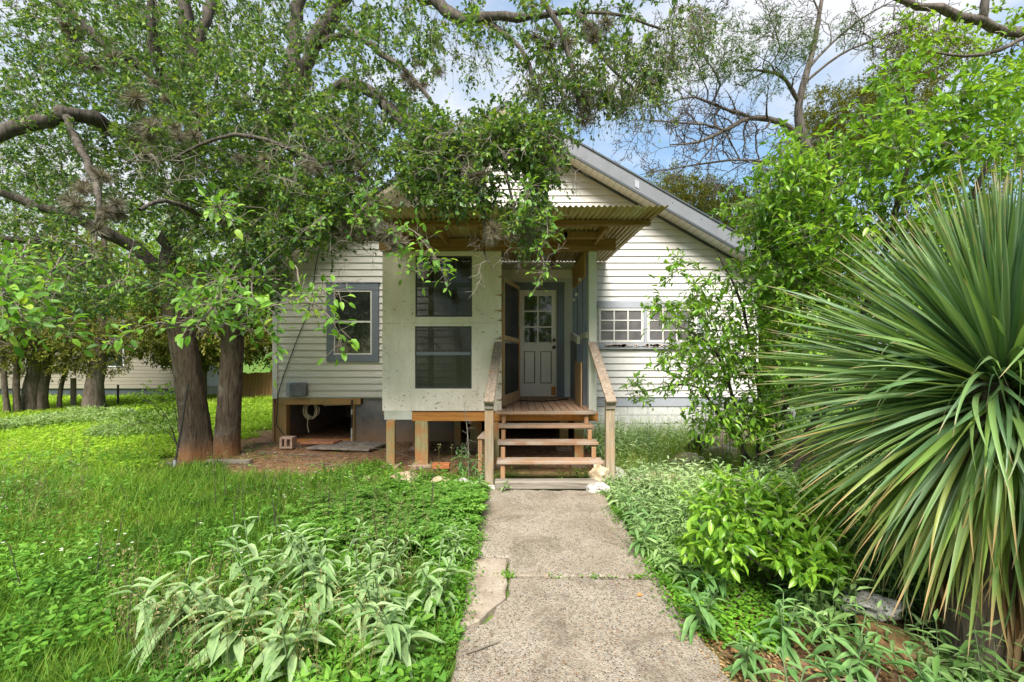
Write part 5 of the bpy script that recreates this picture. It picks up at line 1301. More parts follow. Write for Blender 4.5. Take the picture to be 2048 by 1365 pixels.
A, B, po, ld, nr, ll, ww = sprays(T, D, 3, .13, 5, .085, .40, sag=0, spread=.9, jit=.6, up=1.1)
skel_objs(sk, low, M_STEMB, M_TWIG, 'branches')
dist = np.linalg.norm(po - [0, 0, CZ], axis=1); o_ = np.argsort(dist + rng.normal(size=len(po)) * .15); big, rest = o_[:200], o_[200:]
leaf_objs('leaf', leaf_variants('leaf', LEAF6, M_BUSHO, .46), po[big], ld[big], nr[big], ll[big], low)
foliage('foliage', M_BUSH, po[rest], ld[rest], nr[rest], ll[rest], ww[rest], low, tmpl=LEAF6, kind='stuff')

# thin shrub beside the oak
shb = thing('thin_shrub', 'straggly small leaved shrub beside the left oak trunk', 'shrub', (-6.0, 7.6, 0))
sk = Skel(8000)
for rows in ([(362, 905, 7.7), (340, 870, 7.7), (300, 845, 7.7), (260, 850, 7.6)], [(360, 905, 7.8), (330, 830, 7.9), (290, 800, 7.9), (270, 790, 8)], [(365, 905, 7.8), (350, 820, 8), (335, 780, 8), (345, 760, 8)]):
    sk.limb(L3(rows), [.014, .010, .006, .003], .03, .1)
T = regions([(320, 810, 60, 45, 7.5, 8.6, 60), (280, 840, 55, 40, 7.4, 8.2, 34), (345, 840, 30, 40, 7.5, 8.2, 22)]); D = sk.grow(T, rk=.008, r_end=.0025)
A, B, po, ld, nr, ll, ww = sprays(T, D, 3, .14, 6, .05, .5, 0, .9); skel_objs(sk, shb, M_STEMB, M_STEMB, 'branches')
foliage('foliage', M_FARG, po, ld, nr, ll, ww, shb, kind='stuff')
# dead seedling under the porch edge
dsd = Skel(2000); q, r_ = smooth_line([P(938, 925, 6.2) * [1, 1, 0], P(936, 880, 6.2), P(932, 840, 6.2), P(930, 815, 6.2)], [.010, .008, .006, .003], .06); dsd.twigs.append((q, r_))
for i in range(4, len(q)):
    for _ in range(2):
        d_ = unit(rng.normal(size=3) + [0, 0, .5]); dsd.twigs.append((np.array([q[i], q[i] + d_ * .06, q[i] + d_ * .11 + rng.normal(size=3) * .02]), np.array([.0035, .003, .0015])))
V, Q = tube_np(dsd.twigs, 4); tag(obj('dead_sapling', np_mesh('dead_sapling', V, [Q], smooth=True), M_TWIGL), 'bare grey twiggy sapling below the porch edge', 'sapling')

# ------------------------------------------------------------------ yucca
YC = np.array([2.78, 2.46, 1.72])
yuc = thing('yucca_plant', 'huge spiky yucca with drooping lower leaves and dead brown skirt', 'yucca', (2.64, 2.42, 0))
me, _, _ = trunk_mesh([(2.66, 2.46, -.08), (2.65, 2.44, .5), (2.64, 2.42, 1.1), (2.64, 2.42, 1.62)], [.16, .15, .14, .09], .6, 20, .08, .06, 5)
obj('trunk', me, M_BARKC, yuc)
def yleaf(droop, twist, w=.0165, seg=11):
    V = []; F = []; ang = 0.0; p = np.array([0.0, 0, 0])
    for i in range(seg + 1):
        t = i / seg
        ww_ = w * (.75 + .5 * min(1, t / .35)) * (1 if t < .5 else max(.02, 1 - ((t - .5) / .5) ** 1.6)) / 2
        rot = twist * max(0, t - .3) * 2.2
        fwd = np.array([math.cos(ang), 0, -math.sin(ang)]); up_ = np.array([math.sin(ang), 0, math.cos(ang)]); sd_ = np.array([0, math.cos(rot), 0]) + up_ * math.sin(rot); nn = np.cross(fwd, sd_)
        for c in (-1, 0, 1): V.append(p + sd_ * ww_ * c + nn * (ww_ * .45 * abs(c)))
        p = p + fwd / seg; ang += droop / seg * (.3 + 1.5 * t)
    for i in range(seg):
        a = i * 3; F += [[a, a + 1, a + 4, a + 3], [a + 1, a + 2, a + 5, a + 4]]
    al = np.repeat(np.linspace(0, 1, seg + 1), 3)
    return np.array(V), np.array(F), al
VAR = []
for dr in (.03, .18, .38, .62, .95, 1.3, 1.75):
    for tw in (0, 1.1, -1.3):
        V, F, al = yleaf(dr, tw); me = np_mesh('leaf', V, [F], {'along': al}, smooth=True); me.materials.append(M_YUC); VAR.append((dr, tw, me, V, F, al))
YLV = []
for q_ in VAR:
    me = q_[2].copy(); me.materials.clear(); me.materials.append(M_YUCL); YLV.append(me)
lv = []
for i in range(2000):
    u = i / 2000; el = R(88 - 158 * u ** .95 + rng.normal() * 6); ph = i * 2.39996 + rng.normal() * .12
    ln = (1.08 if u < .3 else 1.2) * rng.uniform(.8, 1.1)
    z0 = YC[2] - .34 * u
    dr_i = int(np.clip(round(rng.normal(.3 + 2.4 * u, .8)), 0, 5)); tw_i = rng.choice([0, 0, 1, 2])
    if .30 < u < .62 and rng.random() < .05: dr_i = 6; ln *= .8; tw_i = 1 + i % 2
    if math.sin(ph) < -.45 and abs(el) < R(38) and rng.random() < .55: dr_i = 5 + int(rng.random() < .5); tw_i = int(rng.integers(0, 3)); ln *= rng.uniform(.7, .95)
    lv.append((el, ph, ln, z0, dr_i * 3 + tw_i, u > .70 + .12 * rng.normal()))
mats_ = []
for (el, ph, ln, z0, vi, yl) in lv:
    M = Matrix.Translation((YC[0] + .05 * math.cos(ph), YC[1] + .05 * math.sin(ph), z0)) @ Matrix.Rotation(ph, 4, 'Z') @ Matrix.Rotation(-el, 4, 'Y') @ Matrix.Rotation(rng.normal() * .25, 4, 'X') @ Matrix.Diagonal((ln, ln * 1.05, ln, 1))
    mats_.append((M, vi, yl))
def score(M):
    t = M @ Vector((.7, 0, -.1)); d = math.sqrt(t.x ** 2 + t.y ** 2 + (t.z - CZ) ** 2); return d + (6 if t.x > t.y * 1.22 else 0)
od = sorted(range(len(mats_)), key=lambda i: score(mats_[i][0]))
byc = Matrix.Translation(-Vector(parent_loc(yuc)))
for i in od[:300]:
    M, vi, yl = mats_[i]; o = bpy.data.objects.new('leaf', YLV[vi] if yl else VAR[vi][2]); COL.objects.link(o); o.parent = yuc; o.matrix_parent_inverse = byc; o.matrix_basis = M
Vs, Fs, As, Ti, b = [], [], [], [], 0
for i in od[300:]:
    M, vi, yl = mats_[i]; dr, tw, _, V, F, al = VAR[vi]; m = np.array(M); v = V @ m[:3, :3].T + m[:3, 3]
    Vs.append(v); Fs.append(F + b); b += len(v); As.append(al); Ti.append(np.full(len(v), .6 + .4 * rng.random() if yl else .6 * rng.random()))
obj('leaf_mass', np_mesh('leaf_mass', np.concatenate(Vs), [np.concatenate(Fs)], {'along': np.concatenate(As), 'tint': np.concatenate(Ti)}, smooth=True), M_YUCS, yuc, kind='stuff')
n = 900; a = rng.uniform(0, 6.283, n); zz = rng.uniform(.15, .95, n)
po = np.stack([YC[0] + .14 * np.cos(a), YC[1] + .14 * np.sin(a), zz], -1); dd = np.stack([np.cos(a) * .34, np.sin(a) * .34, -1 + 0 * a], -1) + rng.normal(size=(n, 3)) * .12
foliage('dead_skirt', M_DEAD, po, dd, np.stack([np.cos(a), np.sin(a), .3 + 0 * a], -1), rng.uniform(.35, .75, n), np.full(n, .03), yuc, tmpl=LANCE3, kind='stuff')

# ------------------------------------------------------------------ weeds as individual plants
SILV = {}
def weed(name, label, loc, h, ns, ll, mat, group, nl=9, cat='weed', spread=.6, aspect=.27, seed=0):
    """stems from one foot, long leaves in a loose spiral that arch and hang"""
    r2 = np.random.default_rng(seed + 100)
    root = thing(name, label, cat, tuple(loc), group)
    if mat.name not in SILV:
        out = []
        for dr in (.18, .42, .75):
            V, F = lance(5, dr, .22, .45); V[:, 1] *= aspect; me = np_mesh('leaf', V, [F], {'along': V[:, 0]}, smooth=True); me.materials.append(mat); out.append(me)
        SILV[mat.name] = out
    st = []; po, dd, nr, L_ = [], [], [], []
    for s_ in range(ns):
        a = r2.uniform(0, 6.283); lean = r2.uniform(.3, 1) * spread; hh = h * r2.uniform(.65, 1.05)
        q, r_ = smooth_line([np.array(loc) + [0, 0, -.02], np.array(loc) + [math.cos(a) * lean * .35 * hh, math.sin(a) * lean * .35 * hh, hh * .5], np.array(loc) + [math.cos(a) * lean * hh, math.sin(a) * lean * hh, hh]], [.006, .005, .003], .05)
        st.append((q, r_)); a0 = r2.uniform(0, 6.28)
        for k in range(nl):
            t = .25 + .75 * (k / (nl - 1)) ** .8; i = min(len(q) - 1, int(t * (len(q) - 1))); an = a0 + k * 2.4
            up_ = -.15 + 1.0 * max(0, t - .55) / .45
            po.append(q[i]); dd.append([math.cos(an), math.sin(an), up_ + r2.normal() * .15]); nr.append([r2.normal() * .15, r2.normal() * .15, 1.0])
            L_.append(ll * r2.uniform(.8, 1.15) * (1 - .55 * max(0, t - .6) / .4))
    V, Q = tube_np(st, 5); obj('stem', np_mesh('stem', V, [Q], smooth=True), M_STEMG, root)
    leaf_objs('leaf', SILV[mat.name], np.array(po), np.array(dd), np.array(nr), np.array(L_), root)
    return root
gl = 'silvery weeds left of the path'
W = [((-2.02, 2.62), .50, 7, .25, 'broadest silvery weed at the lower left with long hanging leaves'), ((-1.55, 2.42), .52, 7, .24, 'silvery weed with pale arching leaves right of the broadest one'), ((-1.22, 2.92), .56, 8, .21, 'silvery weed with dark dead stalks rising through it'),
     ((-.84, 2.66), .50, 8, .22, 'silvery weed drooping over yellow green mint leaves'), ((-.62, 2.42), .44, 6, .22, 'lowest silvery weed near the frame bottom beside the path'), ((-.52, 2.98), .48, 6, .17, 'silvery weed leaning onto the smooth flagstone'),
     ((-.95, 3.40), .46, 5, .15, 'small silvery weed between mint and parsley leaves'), ((-1.52, 3.30), .54, 6, .20, 'silvery weed standing in tall grass behind the others'), ((-.50, 3.62), .40, 5, .14, 'small silvery weed above the flagstone crack'), ((-.42, 5.25), .34, 3, .12, 'silvery weed right against the left railing post'),
     ((-.12, 5.42), .22, 3, .10, 'tiny silvery weed growing before the lowest step'), ((-1.18, 2.30), .42, 6, .22, 'dense silvery weed at the frame bottom between two larger ones'), ((-1.75, 2.95), .52, 6, .22, 'silvery weed half hidden behind the broadest lower left one'), ((-.98, 3.05), .50, 6, .18, 'silvery weed at the middle of the clump with upright tips')]
for i, ((x, y), h, ns_, l_, lab) in enumerate(W): weed('silver_weed', lab, (x, y, 0), h, ns_, l_, M_SILV, gl, seed=i)
gr = 'green weeds right of the path'
W = [((1.18, 2.72), .40, 4, .17, 'dark green weed hanging over the path edge'), ((1.42, 3.05), .46, 4, .16, 'upright green weed beside the path below the lime shrub'), ((1.32, 2.05), .30, 3, .17, 'star shaped green weed at the bottom edge right of path'), ((1.85, 2.35), .38, 4, .16, 'green weed leaning on the big brown rock'),
     ((1.78, 1.95), .28, 3, .17, 'green weed in front of the big brown rock'), ((1.10, 3.75), .42, 4, .14, 'green weed touching the path halfway along its right side'), ((1.22, 4.35), .46, 5, .14, 'greyish weed beside the upper path slab'), ((1.55, 3.55), .48, 4, .14, 'leafy green weed behind the path edge plants'),
     ((1.62, 2.60), .36, 4, .16, 'green weed in shade left of the speckled rock'), ((1.62, 2.12), .34, 4, .17, 'green weed between the star shaped one and the brown rock'), ((1.50, 1.80), .30, 4, .16, 'green weed at the bottom edge with broad spreading leaves'), ((2.05, 2.10), .30, 4, .15, 'green weed growing against the brown rock by the dead skirt'), ((1.28, 2.40), .28, 3, .14, 'small green weed on mulch beside the near slab')]
for i, ((x, y), h, ns_, l_, lab) in enumerate(W): weed('green_weed', lab, (x, y, 0), h, ns_, l_, M_SILVD, gr, seed=40 + i)
gu = 'leafy plants by the porch piers'
for i, ((x, y), h, lab) in enumerate((((-.75, 6.35), .42, 'drooping green plant right of the large pier'), ((-.55, 6.25), .50, 'drooping green plant around the bare sapling'), ((-.38, 5.95), .34, 'broad leaved green plant behind the left railing post'))):
    weed('green_weed', lab, (x, y, 0), h, 4, .13, M_SILVD, gu, aspect=.4, seed=70 + i)
# dark dead stalks
ds = []
for i in range(26):
    x, y = rng.uniform(-3.4, -.8), rng.uniform(2.5, 5.0); h = rng.uniform(.35, .75); a = rng.uniform(0, 6.28)
    q, r_ = smooth_line([(x, y, 0), (x + .04 * math.cos(a), y + .04 * math.sin(a), h * .5), (x + .16 * h * math.cos(a), y + .16 * h * math.sin(a), h)], [.004, .0035, .0015], .06); ds.append((q, r_))
    for _ in range(4):
        j = rng.integers(len(q) // 3, len(q)); d_ = unit(rng.normal(size=3) + [0, 0, .7]); ds.append((np.array([q[j], q[j] + d_ * .06, q[j] + d_ * .13]), np.array([.002, .0016, .001])))
V, Q = tube_np(ds, 4); o = obj('dead_weed_stalks', np_mesh('dead_weed_stalks', V, [Q]), M_STEMB, None, kind='stuff'); tag(o, 'dark dry weed stalks scattered through the left grass', 'weeds')

# ------------------------------------------------------------------ ground cover
def region_pts(n, ymin, ymax, xf, p=1.0):
    """points with distance falling density; xf(Y) gives (xmin, xmax)"""
    u = rng.random(n); k = 1.0
    y = ymin * (ymax / ymin) ** u if p else ymin + (ymax - ymin) * u
    lo, hi = xf(y); x = lo + (hi - lo) * rng.random(n)
    return x, y
def pnoise(x, y, s, seed):
    r2 = np.random.default_rng(seed); v = 0
    for i in range(6):
        f = r2.normal(size=2) * s; v = v + np.sin(x * f[0] + y * f[1] + r2.uniform(0, 6.28))
    return v / 6
def blades(name, mat, x, y, h, w, lean, label, cat, tint=None, z0=0):
    n = len(x); pos = np.stack([x, y, np.full(n, z0)], -1); a = rng.uniform(0, 6.283, n)
    d = np.stack([np.cos(a) * lean, np.sin(a) * lean, np.ones(n)], -1); nr = np.stack([np.cos(a), np.sin(a), np.zeros(n)], -1) * -1 + rng.normal(size=(n, 3)) * .5
    o = foliage(name, mat, pos, d, nr, h, w, None, tmpl=BLADE, tint=tint, kind='stuff'); return tag(o, label, cat)
inpath = lambda x, y: (x > -.34) & (x < 1.17) & (y < 5.75)
bare = lambda x, y: (x > -5.6 + .3 * np.sin(y * 5)) & (x < 1.25) & (y > 6.35 + .35 * np.sin(x * 2.3) + .2 * np.sin(x * 5.1)) & (y < 12.5)
house_ = lambda x, y: (x > -4.9) & (x < 5.0) & (y > 8.55) & (y < 16.2)
yard = lambda x, y: (x > 5.2)
# bright lawn
x, y = region_pts(150000, 5.6, 26, lambda Y: (-1.35 * Y - 1, np.minimum(-.9 - .0 * Y, -1)))
k = ~bare(x, y) & ~house_(x, y) & ((y > 6.6 + .5 * np.sin(x)) | (x < -5 - .3 * y + 1.2)); x, y = x[k], y[k]
nz = pnoise(x, y, .9, 3); hh = rng.uniform(.04, .15, len(x)) * (1 + .05 * (y - 6)) * (1 + .6 * pnoise(x, y, 2.2, 8)).clip(.4)
blades('lawn_grass', M_GRASS, x, y, hh, .006 * (y / 6) ** 1.1 + .002, rng.uniform(.2, 1.3, len(x)), 'bright sunlit lawn grass stretching left of the oak', 'grass', np.clip(.36 + .35 * nz + .35 * pnoise(x, y, 3.1, 4) + rng.normal(size=len(x)) * .28, 0, 1))
x, y = region_pts(26000, 6.5, 20, lambda Y: (-1.3 * Y, -5 + 0 * Y)); k = ~house_(x, y) & ~bare(x, y); x, y = x[k], y[k]
n = len(x); pos = np.stack([x, y, rng.uniform(.02, .10, n)], -1)
tag(foliage('lawn_clover', M_GRASS, pos, rdir(n) * [1, 1, .3], rdir(n) * .4 + [0, 0, 1], .03 + .004 * y, (.03 + .004 * y) * .8, None, tint=np.clip(.35 + .2 * rng.normal(size=n), 0, 1), kind='stuff'), 'low clover patches spread over the lawn', 'clover')
# far silvery weeds row
x, y = region_pts(34000, 8.6, 12.6, lambda Y: (-1.35 * Y, -.80 * Y + .4), 0); n = len(x); k = pnoise(x, y, 1.2, 5) + .6 * np.exp(-((y - 10.3) / 1.2) ** 2) > .15; x, y = x[k], y[k]; n = len(x)
pos = np.stack([x, y, rng.uniform(.03, .20, n) * (1 + .5 * pnoise(x, y, 2.5, 6))], -1)
tag(foliage('pale_weeds', M_FARW, pos, rdir(n) * [1, 1, .5], rdir(n) * .5 + [0, 0, 1], rng.uniform(.06, .13, n), rng.uniform(.018, .03, n), None, tint=np.clip(pos[:, 2] * 1.6 + rng.normal(size=n) * .2, 0, 1), kind='stuff'), 'pale silvery weeds in a band before the cedars', 'weeds')
# tall grass and mixed weeds of the left foreground
x, y = region_pts(210000, 1.7, 7.6, lambda Y: (-1.4 * Y - .8, -.36 + 0 * Y)); k = ~inpath(x, y) & ~bare(x, y) & ((x > -5.2 - .25 * y) | (y < 6)); x, y = x[k], y[k]
nz = pnoise(x, y, 1.4, 7); nz2 = pnoise(x, y, 4, 9)
hh = np.clip(.13 + .10 * nz + .06 * rng.normal(size=len(x)), .03, .45) * np.where(x > -2.0, np.where(y > 3.2, .6, .75), 1.0)
ti = np.clip(.30 + .32 * nz2 + .25 * np.exp(-((x + 4.6) ** 2 + (y - 4.9) ** 2) / .8) + rng.normal(size=len(x)) * .22, 0, 1)
blades('tall_grass', M_TALL, x, y, hh, (.003 + .0007 * y) * rng.uniform(.6, 1.7, len(x)), rng.uniform(.2, 1.8, len(x)) ** 1.3, 'tall mixed grass of the shaded left foreground', 'grass', ti)
# medium leafy weeds mixed into the grass
x, y = region_pts(4200, 1.8, 7.4, lambda Y: (-1.4 * Y - .6, -.36 + 0 * Y)); k = ~bare(x, y) & (pnoise(x, y, 1.9, 23) > -.15); x, y = x[k], y[k]; n = len(x)
hz = np.clip(.15 + .12 * pnoise(x, y, 2.3, 25) + .06 * rng.normal(size=n), .05, .45) * np.where((y < 3.7) & (x > -2.6), .6, 1); nl = 10; t = np.linspace(.25, 1, nl); az = rng.uniform(0, 6.28, n)[:, None] + np.arange(nl)[None] * 2.4; ln_ = rng.normal(size=(n, 2)) * .25
pos = np.stack([x[:, None] + ln_[:, :1] * hz[:, None] * t, y[:, None] + ln_[:, 1:] * hz[:, None] * t, hz[:, None] * t], -1); d = np.stack([np.cos(az), np.sin(az), np.broadcast_to(.1 + .9 * t ** 2, az.shape)], -1)
m = n * nl; l_ = np.repeat(rng.uniform(.03, .075, n), nl) * rng.uniform(.7, 1.2, m); tint = np.clip(np.repeat(.45 + .35 * pnoise(x, y, 3, 27) + .2 * rng.normal(size=n), nl), 0, 1)
tag(foliage('grass_weeds', M_PARS, pos.reshape(-1, 3), d.reshape(-1, 3), rng.normal(size=(m, 3)) * .4 + [0, 0, 1], l_, l_ * np.repeat(rng.uniform(.2, .55, n), nl), None, tmpl=LANCE3, tint=tint, kind='stuff'), 'mixed leafy weeds growing through the left grass', 'weeds')
# airy seed stalks
x, y = region_pts(1500, 2.2, 7.2, lambda Y: (-1.35 * Y - .4, -.7 + 0 * Y)); k = ~bare(x, y) & (pnoise(x, y, 1.2, 29) > -.1); x, y = x[k], y[k]; n = len(x); A = np.stack([x, y, 0 * x], -1); B = A + np.stack([rng.normal(size=n) * .09, rng.normal(size=n) * .09, rng.uniform(.22, .55, n)], -1)
V, Q = cones_np(A, B, .0022, .001); hd = np.repeat(B, 9, 0) + rng.normal(size=(n * 9, 3)) * [.012, .012, .035]
V2, F2, ix, al = scatter(LEAF2, hd, rdir(n * 9) + [0, 0, .6], rdir(n * 9), np.full(n * 9, .022), np.full(n * 9, .007))
tag(obj('seed_stalks', np_mesh('seed_stalks', np.concatenate([V, V2]), [Q, F2 + len(V)], {'tint': np.concatenate([np.full(len(V), .4), rng.random(n * 9)[ix]]), 'along': np.zeros(len(V) + len(V2))}), leaf_mat('dry_seed_head', [(.16, .20, .06), (.30, .27, .13), (.42, .36, .22)], .3, .8, .1), None, kind='stuff'), 'thin grass stalks with dry seed heads at left', 'grass')
# broad small leaves in between
x, y = region_pts(30000, 1.7, 7.2, lambda Y: (-1.4 * Y - .6, -.36 + 0 * Y)); k = ~bare(x, y) & (pnoise(x, y, 2.2, 13) > -.05); x, y = x[k], y[k]; n = len(x)
pos = np.stack([x, y, rng.uniform(.01, .22, n) * (.7 + .5 * pnoise(x, y, 1.5, 15))], -1); s_ = rng.uniform(.022, .055, n)
tag(foliage('mint_weeds', M_CLOV, pos, rdir(n) * [1, 1, .25], rdir(n) * .45 + [0, 0, 1], s_, s_ * .68, None, tmpl=LEAF6, kind='stuff'), 'mint like broad leaved ground weeds left of the path', 'weeds')
# parsley like patch along the upper path
n0 = 3600; x = -.38 - np.abs(rng.normal(size=n0)) * .75; y = rng.uniform(3.7, 5.55, n0); k = (x > -2.3); x, y = x[k], y[k]; n = len(x)
zb = rng.uniform(.10, .32, n) * np.where(y > 5.0, .5, 1) * (.75 + .55 * pnoise(x, y, 3.5, 21)); a = rng.uniform(0, 6.283, n); rd = np.stack([np.cos(a), np.sin(a), -.15 + .3 * rng.random(n)], -1)
sub_t = np.array([.25, .25, .45, .45, .65, .65, .82, .82, 1.0]); sub_s = np.array([1, -1, 1, -1, 1, -1, 1, -1, 0]) * .9
fl = rng.uniform(.08, .16, n); C = np.stack([x, y, zb], -1); sd_ = unit(np.cross(rd, [0, 0, 1.0]))
pos = C[:, None] + rd[:, None] * (sub_t[None, :, None] * fl[:, None, None]); d = rd[:, None] + sd_[:, None] * sub_s[None, :, None]; m = n * 9
lsz = (fl[:, None] * (np.array([.42, .42, .45, .45, .40, .40, .3, .3, .3])[None])).reshape(-1)
tag(foliage('parsley_weeds', M_PARS, pos.reshape(-1, 3), d.reshape(-1, 3) + rng.normal(size=(m, 3)) * .15, rng.normal(size=(m, 3)) * .25 + [0, 0, 1], lsz, lsz * .42, None, kind='stuff'), 'feathery parsley like weeds crowding the upper left path edge', 'weeds')
# right hand weeds
def wx(Y): return (np.where(Y < 5.8, np.where(Y < 2.9, 1.34, 1.16), 1.36) + 0 * Y, 1.6 + .62 * Y)
x, y = region_pts(8800, 2.1, 8.55, wx); k = ((y > 2.9) | (rng.random(len(x)) < .07)) & (pnoise(x, y, 2.6, 31) > -.28) & ~((x > 2.3) & (x < 4.4) & (y > 5.6) & (y < 7.4) & (rng.random(len(x)) < .9)); x, y = x[k], y[k]; n = len(x); hz = np.clip(.28 + .18 * pnoise(x, y, 2.4, 33) + .12 * pnoise(x, y, 7, 34) + .10 * rng.normal(size=n) + .14 * (y > 6.4), .10, .72) * np.clip((x - 1.05) / .5, .45, 1)
nl = 9; t = np.linspace(.3, 1, nl); az = rng.uniform(0, 6.28, n)[:, None] + np.arange(nl)[None] * 2.4; ln_ = rng.normal(size=(n, 2)) * .18
pos = np.stack([x[:, None] + ln_[:, :1] * hz[:, None] * t, y[:, None] + ln_[:, 1:] * hz[:, None] * t, hz[:, None] * t], -1)
d = np.stack([np.cos(az), np.sin(az), np.broadcast_to(-.2 + 1.0 * np.clip(t - .6, 0, 1) / .4, az.shape)], -1); m = n * nl
l_ = (rng.uniform(.06, .16, (n, 1)) * (1 - .4 * np.clip(t - .6, 0, 1) / .4)[None]).reshape(-1)
tint = np.clip(np.repeat(.45 + .35 * pnoise(x, y, 1.6, 35) + .08 * (y - 4.5) + .14 * rng.normal(size=n), nl) + np.tile(.35 * (t - .6), n) + rng.normal(size=m) * .12, 0, 1)
tag(foliage('silver_weed_cover', M_SILVM, pos.reshape(-1, 3), d.reshape(-1, 3), rng.normal(size=(m, 3)) * .3 + [0, 0, 1], l_, l_ * .26, None, tmpl=LANCE3, tint=tint, kind='stuff'), 'dense silvery green weeds right of the steps and path', 'weeds')
V, Q = cones_np(np.stack([x, y, 0 * x], -1), pos[:, -1], .003, .0015); tag(obj('weed_stems', np_mesh('weed_stems', V, [Q]), M_STEMG, None, kind='stuff'), 'thin stems of the silvery weeds at right', 'weeds')
x, y = region_pts(9000, 5.8, 8.6, lambda Y: (1.36 + 0 * Y, .75 * Y)); 
blades('wall_grass', M_TALL, x, y, rng.uniform(.1, .62, len(x)), .005, rng.uniform(.05, .45, len(x)), 'thin weedy grass along the white skirting', 'grass', np.clip(.6 + rng.normal(size=len(x)) * .25, 0, 1))
# clover on the bare soil at right and at joints
x, y = region_pts(26000, 1.7, 4.6, lambda Y: (1.15 + 0 * Y, 1.2 + .55 * Y)); k = pnoise(x, y, 4, 41) + .5 * np.exp(-((x - 1.2) / .15) ** 2) * (y > 2.9) > .02; x, y = x[k], y[k]; n = len(x)
pos = np.stack([x, y, rng.uniform(.01, .09, n)], -1); s_ = rng.uniform(.015, .034, n)
tag(foliage('clover_cover', M_CLOV, pos, rdir(n) * [1, 1, .2], rdir(n) * .3 + [0, 0, 1], s_, s_ * .9, None, tmpl=LEAF6, tint=np.clip(.7 + rng.normal(size=n) * .2, 0, 1), kind='stuff'), 'bright clover leaves on brown soil right of the path', 'clover')
jt = [(-.02, 3.38, 40), (.35, 3.36, 14), (.62, 3.36, 22), (.98, 3.36, 40), (.75, 3.35, 10), (-.05, 3.42, 25)]
jp = np.concatenate([np.stack([xx + rng.normal(size=n_) * .035, yy + rng.normal(size=n_) * .018, rng.uniform(.035, .065, n_)], -1) for xx, yy, n_ in jt]); n = len(jp)
tag(foliage('joint_clover', M_CLOV, jp, rdir(n) * [1, 1, .2], rdir(n) * .3 + [0, 0, 1], np.full(n, .018), np.full(n, .015), None, tmpl=LEAF6, tint=np.full(n, .8), kind='stuff'), 'tiny clover sprouting in the path joint', 'clover')
ex = np.r_[-.335 + np.abs(rng.normal(size=1500)) * .05 - .03, 1.15 - np.abs(rng.normal(size=2200)) * .07 + .03]; ey = np.r_[rng.uniform(1.7, 5.5, 1500), rng.uniform(2.4, 5.5, 2200)]
k = pnoise(ex * 3, ey, 5, 71) > -.05; ex, ey = ex[k], ey[k]; n = len(ex); s_ = rng.uniform(.012, .03, n)
tag(foliage('path_edge_weeds', M_CLOV, np.stack([ex, ey, rng.uniform(.045, .09, n)], -1), rdir(n) * [1, 1, .3], rdir(n) * .4 + [0, 0, 1], s_, s_ * .7, None, tmpl=LEAF6, kind='stuff'), 'small weeds creeping over both path edges', 'weeds')
# sparse weeds on the bare soil and beneath the steps
x = np.r_[rng.uniform(-5.2, -.3, 2500), rng.uniform(-.15, 1.2, 900)]; y = np.r_[rng.uniform(6.0, 8.4, 2500), rng.uniform(5.7, 7.2, 900)]; k = pnoise(x, y, 3, 51) > .1; x, y = x[k], y[k]
n = len(x); pos = np.stack([x, y, rng.uniform(.01, .08, n)], -1); s_ = rng.uniform(.02, .05, n)
tag(foliage('soil_weeds', M_CLOV, pos, rdir(n) * [1, 1, .4], rdir(n) * .4 + [0, 0, 1], s_, s_ * .5, None, kind='stuff'), 'sparse little weeds on bare earth before the house', 'weeds')
# dry leaf litter
x = np.r_[rng.uniform(-5.6, .0, 5200), rng.uniform(1.1, 3.2, 9000), rng.uniform(-.3, 1.15, 260)]; y = np.r_[rng.uniform(5.9, 8.6, 5200), rng.uniform(1.6, 4.0, 9000), rng.uniform(1.9, 5.4, 260)]; n = len(x)
zz = np.where((x > -.34) & (x < 1.15), .050, .012); pos = np.stack([x, y, zz + rng.uniform(0, .006, n)], -1); s_ = rng.uniform(.012, .045, n) * np.where(zz > .03, .55, 1)
tag(foliage('leaf_litter', M_DEAD, pos, rdir(n) * [1, 1, .12], rdir(n) * .25 + [0, 0, 1], s_, s_ * .45, None, tint=rng.random(n) ** 1.5, kind='stuff'), 'dry brown leaf litter on bare soil', 'leaf litter')
tw = []
for i in range(150):
    if i < 95: x, y = rng.uniform(-5.4, -.4), rng.uniform(6.3, 8.4)
    else: x, y = rng.uniform(1.2, 2.6), rng.uniform(1.8, 3.4)
    a = rng.normal(.1, .6); l_ = rng.uniform(.12, .7) * (1 if i < 95 else .5); d_ = np.array([math.cos(a), math.sin(a), 0]); p0 = np.array([x, y, .018])
    tw.append((np.array([p0, p0 + d_ * l_ * .5 + [0, 0, .02] + rng.normal(size=3) * .015, p0 + d_ * l_]), np.array([.007, .006, .003]) * rng.uniform(.5, 1.3)))
V, Q = tube_np(tw, 5); tag(obj('fallen_twigs', np_mesh('fallen_twigs', V, [Q]), M_TWIG, None, kind='stuff'), 'fallen twigs scattered over bare ground', 'twigs')
st = MB().tube([P(933, 1340, 2.5) * [1, 1, 0] + [0, 0, .052], P(965, 1325, 2.54) * [1, 1, 0] + [0, 0, .055], P(1000, 1312, 2.6) * [1, 1, 0] + [0, 0, .052]], [.006, .005, .003], 6).build('fallen_stick', M_TWIG)
tag(st, 'thin brown stick lying on the near path slab', 'stick')
ol = foliage('fallen_leaf', M_DEAD, np.array([G(1275, 1192, .05)]), np.array([[.8, .5, .05]]), np.array([[.2, -.2, 1.0]]), np.array([.05]), np.array([.035]), None, tmpl=LEAF6, tint=np.array([.3])); ol.data.materials[0] = plain('orange_leaf', (.50, .20, .07), .7)
tag(ol, 'curled orange leaf lying on the near path slab', 'leaf')
